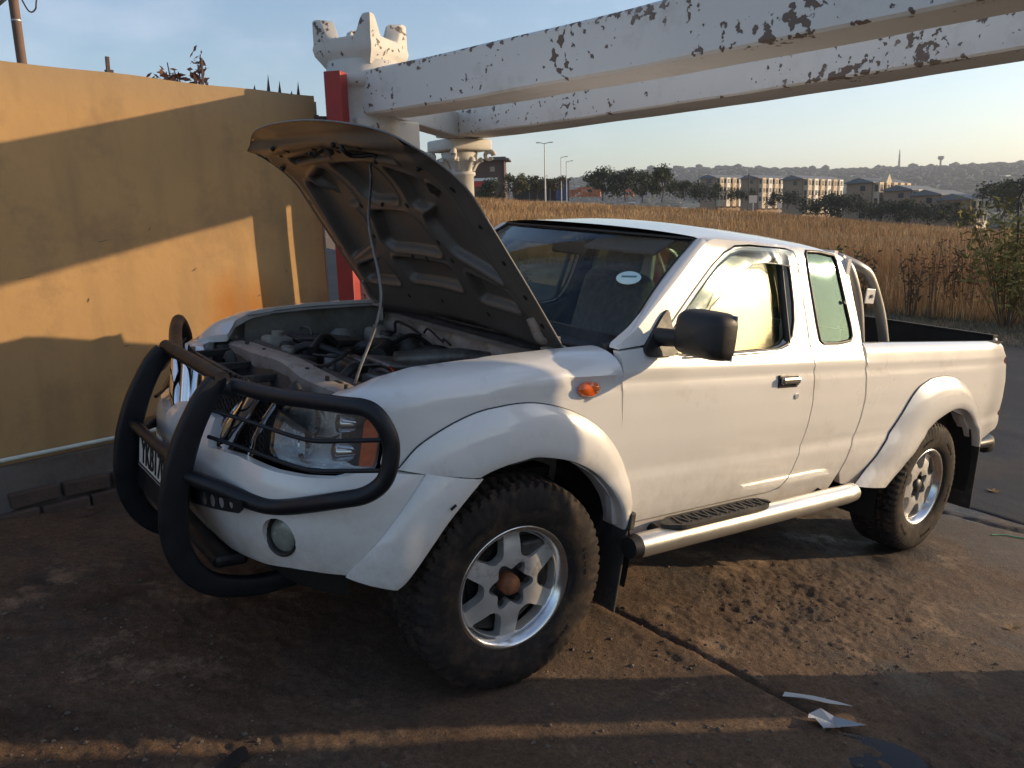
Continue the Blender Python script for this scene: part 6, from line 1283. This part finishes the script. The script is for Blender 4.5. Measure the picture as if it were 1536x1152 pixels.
x, y = pol(bearing(1386), 2150); z0 = CZ + (horiz(1386) - 262) / 1220 * 2150; B = MB(); B.tube([(x, y, z0 - 10), (x, y, z0 + 18)], 2.2, 8); B.tube([(x, y, z0 + 16), (x, y, z0 + 19), (x, y, z0 + 25)], [3, 6.5, 6.5], 12); tag(B.build('water_tower', GRY), 'small water tower on the far ridge', 'water tower')
# utility pole far left behind the wall
x, y = pol(bearing(101), 13.0); up = empty('utility_pole', (x, y, 0), 0, 'brown wooden utility pole rising behind the ochre wall', 'pole')
B = MB(); B.tube([(0, 0, -.5), (-.02, 0, 4), (-.03, 0, 9)], [.064, .060, .055], 14); B.build('pole', mat('brown_pole', (.15, .095, .07), rough=.85, var=.25, scale=6), up); B = MB(); B.tube([(-.02, 0, 4.27), (-.02, 0, 4.29)], .0635, 12); B.build('pole_band', GAL, up)
B = MB(); B.tube(cr([(-.02, 0, 4.62), (-.25, .0, 4.40), (-.6, .1, 4.05), (-2, .5, 3.6), (-6, 1.5, 3.5)], 6), .022, 6); B.build('cable', PLASTIC, up); B = MB(); B.tube(cr([(.05, 0, 4.62), (.14, 0, 4.42), (.22, 0, 4.45), (.26, 0, 4.62), (.5, .1, 5.6)], 6), .010, 6); B.build('cable', PLASTIC, up)
# ================================================================== LITTER
PAP = mat('white_paper', (.52, .51, .49), rough=.7, var=.1); PLB = mat('grey_plastic_film', (.30, .33, .37), rough=.25, var=.15)
def fold(pts, loc, rz, name, m, label, cat, th=.0006):
    B = MB(); n_ = len(pts); B.add([(a, b, c) for a, b, c in pts] + [(0, 0, .006)], [(i, (i + 1) % n_, n_) for i in range(n_)]); B.add([(a, b, c + th) for a, b, c in pts] + [(0, 0, .006 + th)], [((i + 1) % n_, i, n_) for i in range(n_)]); o = B.build(name, m, label=label, cat=cat); o.location = (loc[0], loc[1], gz(*loc) + .008); o.rotation_euler = (0, 0, rz); return o
fold([(-.11, .006, .004), (-.10, .024, .012), (.0, .020, .010), (.08, .006, .006), (.13, -.006, .002), (.05, -.012, .006), (-.04, -.004, .012)], (.905, -1.50), R(-52), 'paper_scrap', PAP, 'long torn strip of white paper lying by the ground crack', 'paper')
fold([(-.075, .03, .02), (-.03, .055, .028), (.01, .035, .012), (.03, .012, .02), (.105, -.01, .012), (.02, -.018, .006), (.01, -.045, .022), (-.04, -.035, .010), (-.065, -.01, .03), (-.085, .0, .022)], (.835, -1.615), R(-45), 'plastic_scrap', PLB, 'crumpled grey plastic wrapper below the paper strip', 'wrapper')
LF = leafmat('fallen_leaf', (.30, .19, .09))
def leaf(loc, s, name, m, label):
    B = MB()
    for k in range(5):
        a = k * 1.25 + .3; c = Vector((math.cos(a), math.sin(a), 0)) * s * .5; w = Vector((-math.sin(a), math.cos(a), 0)) * s * .22; B.add([(0, 0, .004), c * .6 + w + Vector((0, 0, .012)), c * 1.5 + Vector((0, 0, .004 + s * .2)), c * .6 - w + Vector((0, 0, .006))], [(0, 1, 2, 3)])
    o = B.build(name, m, label=label, cat='leaf'); o.location = (loc[0], loc[1], gz(*loc) + .004)
leaf((2.35, -1.62), .05, 'dead_leaf', LF, 'curled brown leaf on the sandy patch at the right')
leaf((4.75, -.60), .07, 'dead_leaf', LF, 'dry leaf cluster on the tar behind the rear wheel')
B = MB(); n_ = 16; pr = [(.055 * math.cos(a) * (1 + .2 * math.sin(3 * a)), .035 * math.sin(a) * (1 + .25 * math.cos(2 * a))) for a in np.linspace(0, 2 * math.pi, n_ + 1)[:-1]]
B.prism(pr, 0, .007); o = B.build('rubber_scrap', PLASTIC, label='flat black rubber scrap on the ground at the lower left', cat='rubber scrap'); o.location = (-.93, -.78, gz(-.93, -.78) + .001); o.rotation_euler = (0, 0, R(30))
B = MB(); P = cr([(3.75, -.98, 0), (3.83, -1.02, 0), (3.9, -1.12, 0), (3.98, -1.12, 0), (4.02, -1.2, 0)], 6); B.tube([(a, b, gz(a, b) + .006) for a, b, c in P], .004, 6); B.build('green_string', mat('green_string', (.03, .28, .14), rough=.6), label='bit of green string on the ground behind the rear wheel', cat='string')
# ================================================================== CLOUDS (faint, far above) and HAZE
hm = bpy.data.materials.new('haze'); hm.use_nodes = True; nt = hm.node_tree
for n_ in list(nt.nodes):
    if n_.type != 'OUTPUT_MATERIAL': nt.nodes.remove(n_)
pv = nt.nodes.new('ShaderNodeVolumePrincipled'); pv.inputs['Color'].default_value = (.72, .80, .95, 1); pv.inputs['Density'].default_value = .00019; pv.inputs['Anisotropy'].default_value = .3; nt.links.new(pv.outputs[0], nt.nodes['Material Output'].inputs['Volume'])
zmin = float(V[:, 2].min()) - 1 if V.shape[1] == 3 else -20
B = MB(); B.box((0, 0, (260 - 40) / 2), (17400, 17400, 300)); B.build('haze', hm, kind='stuff')
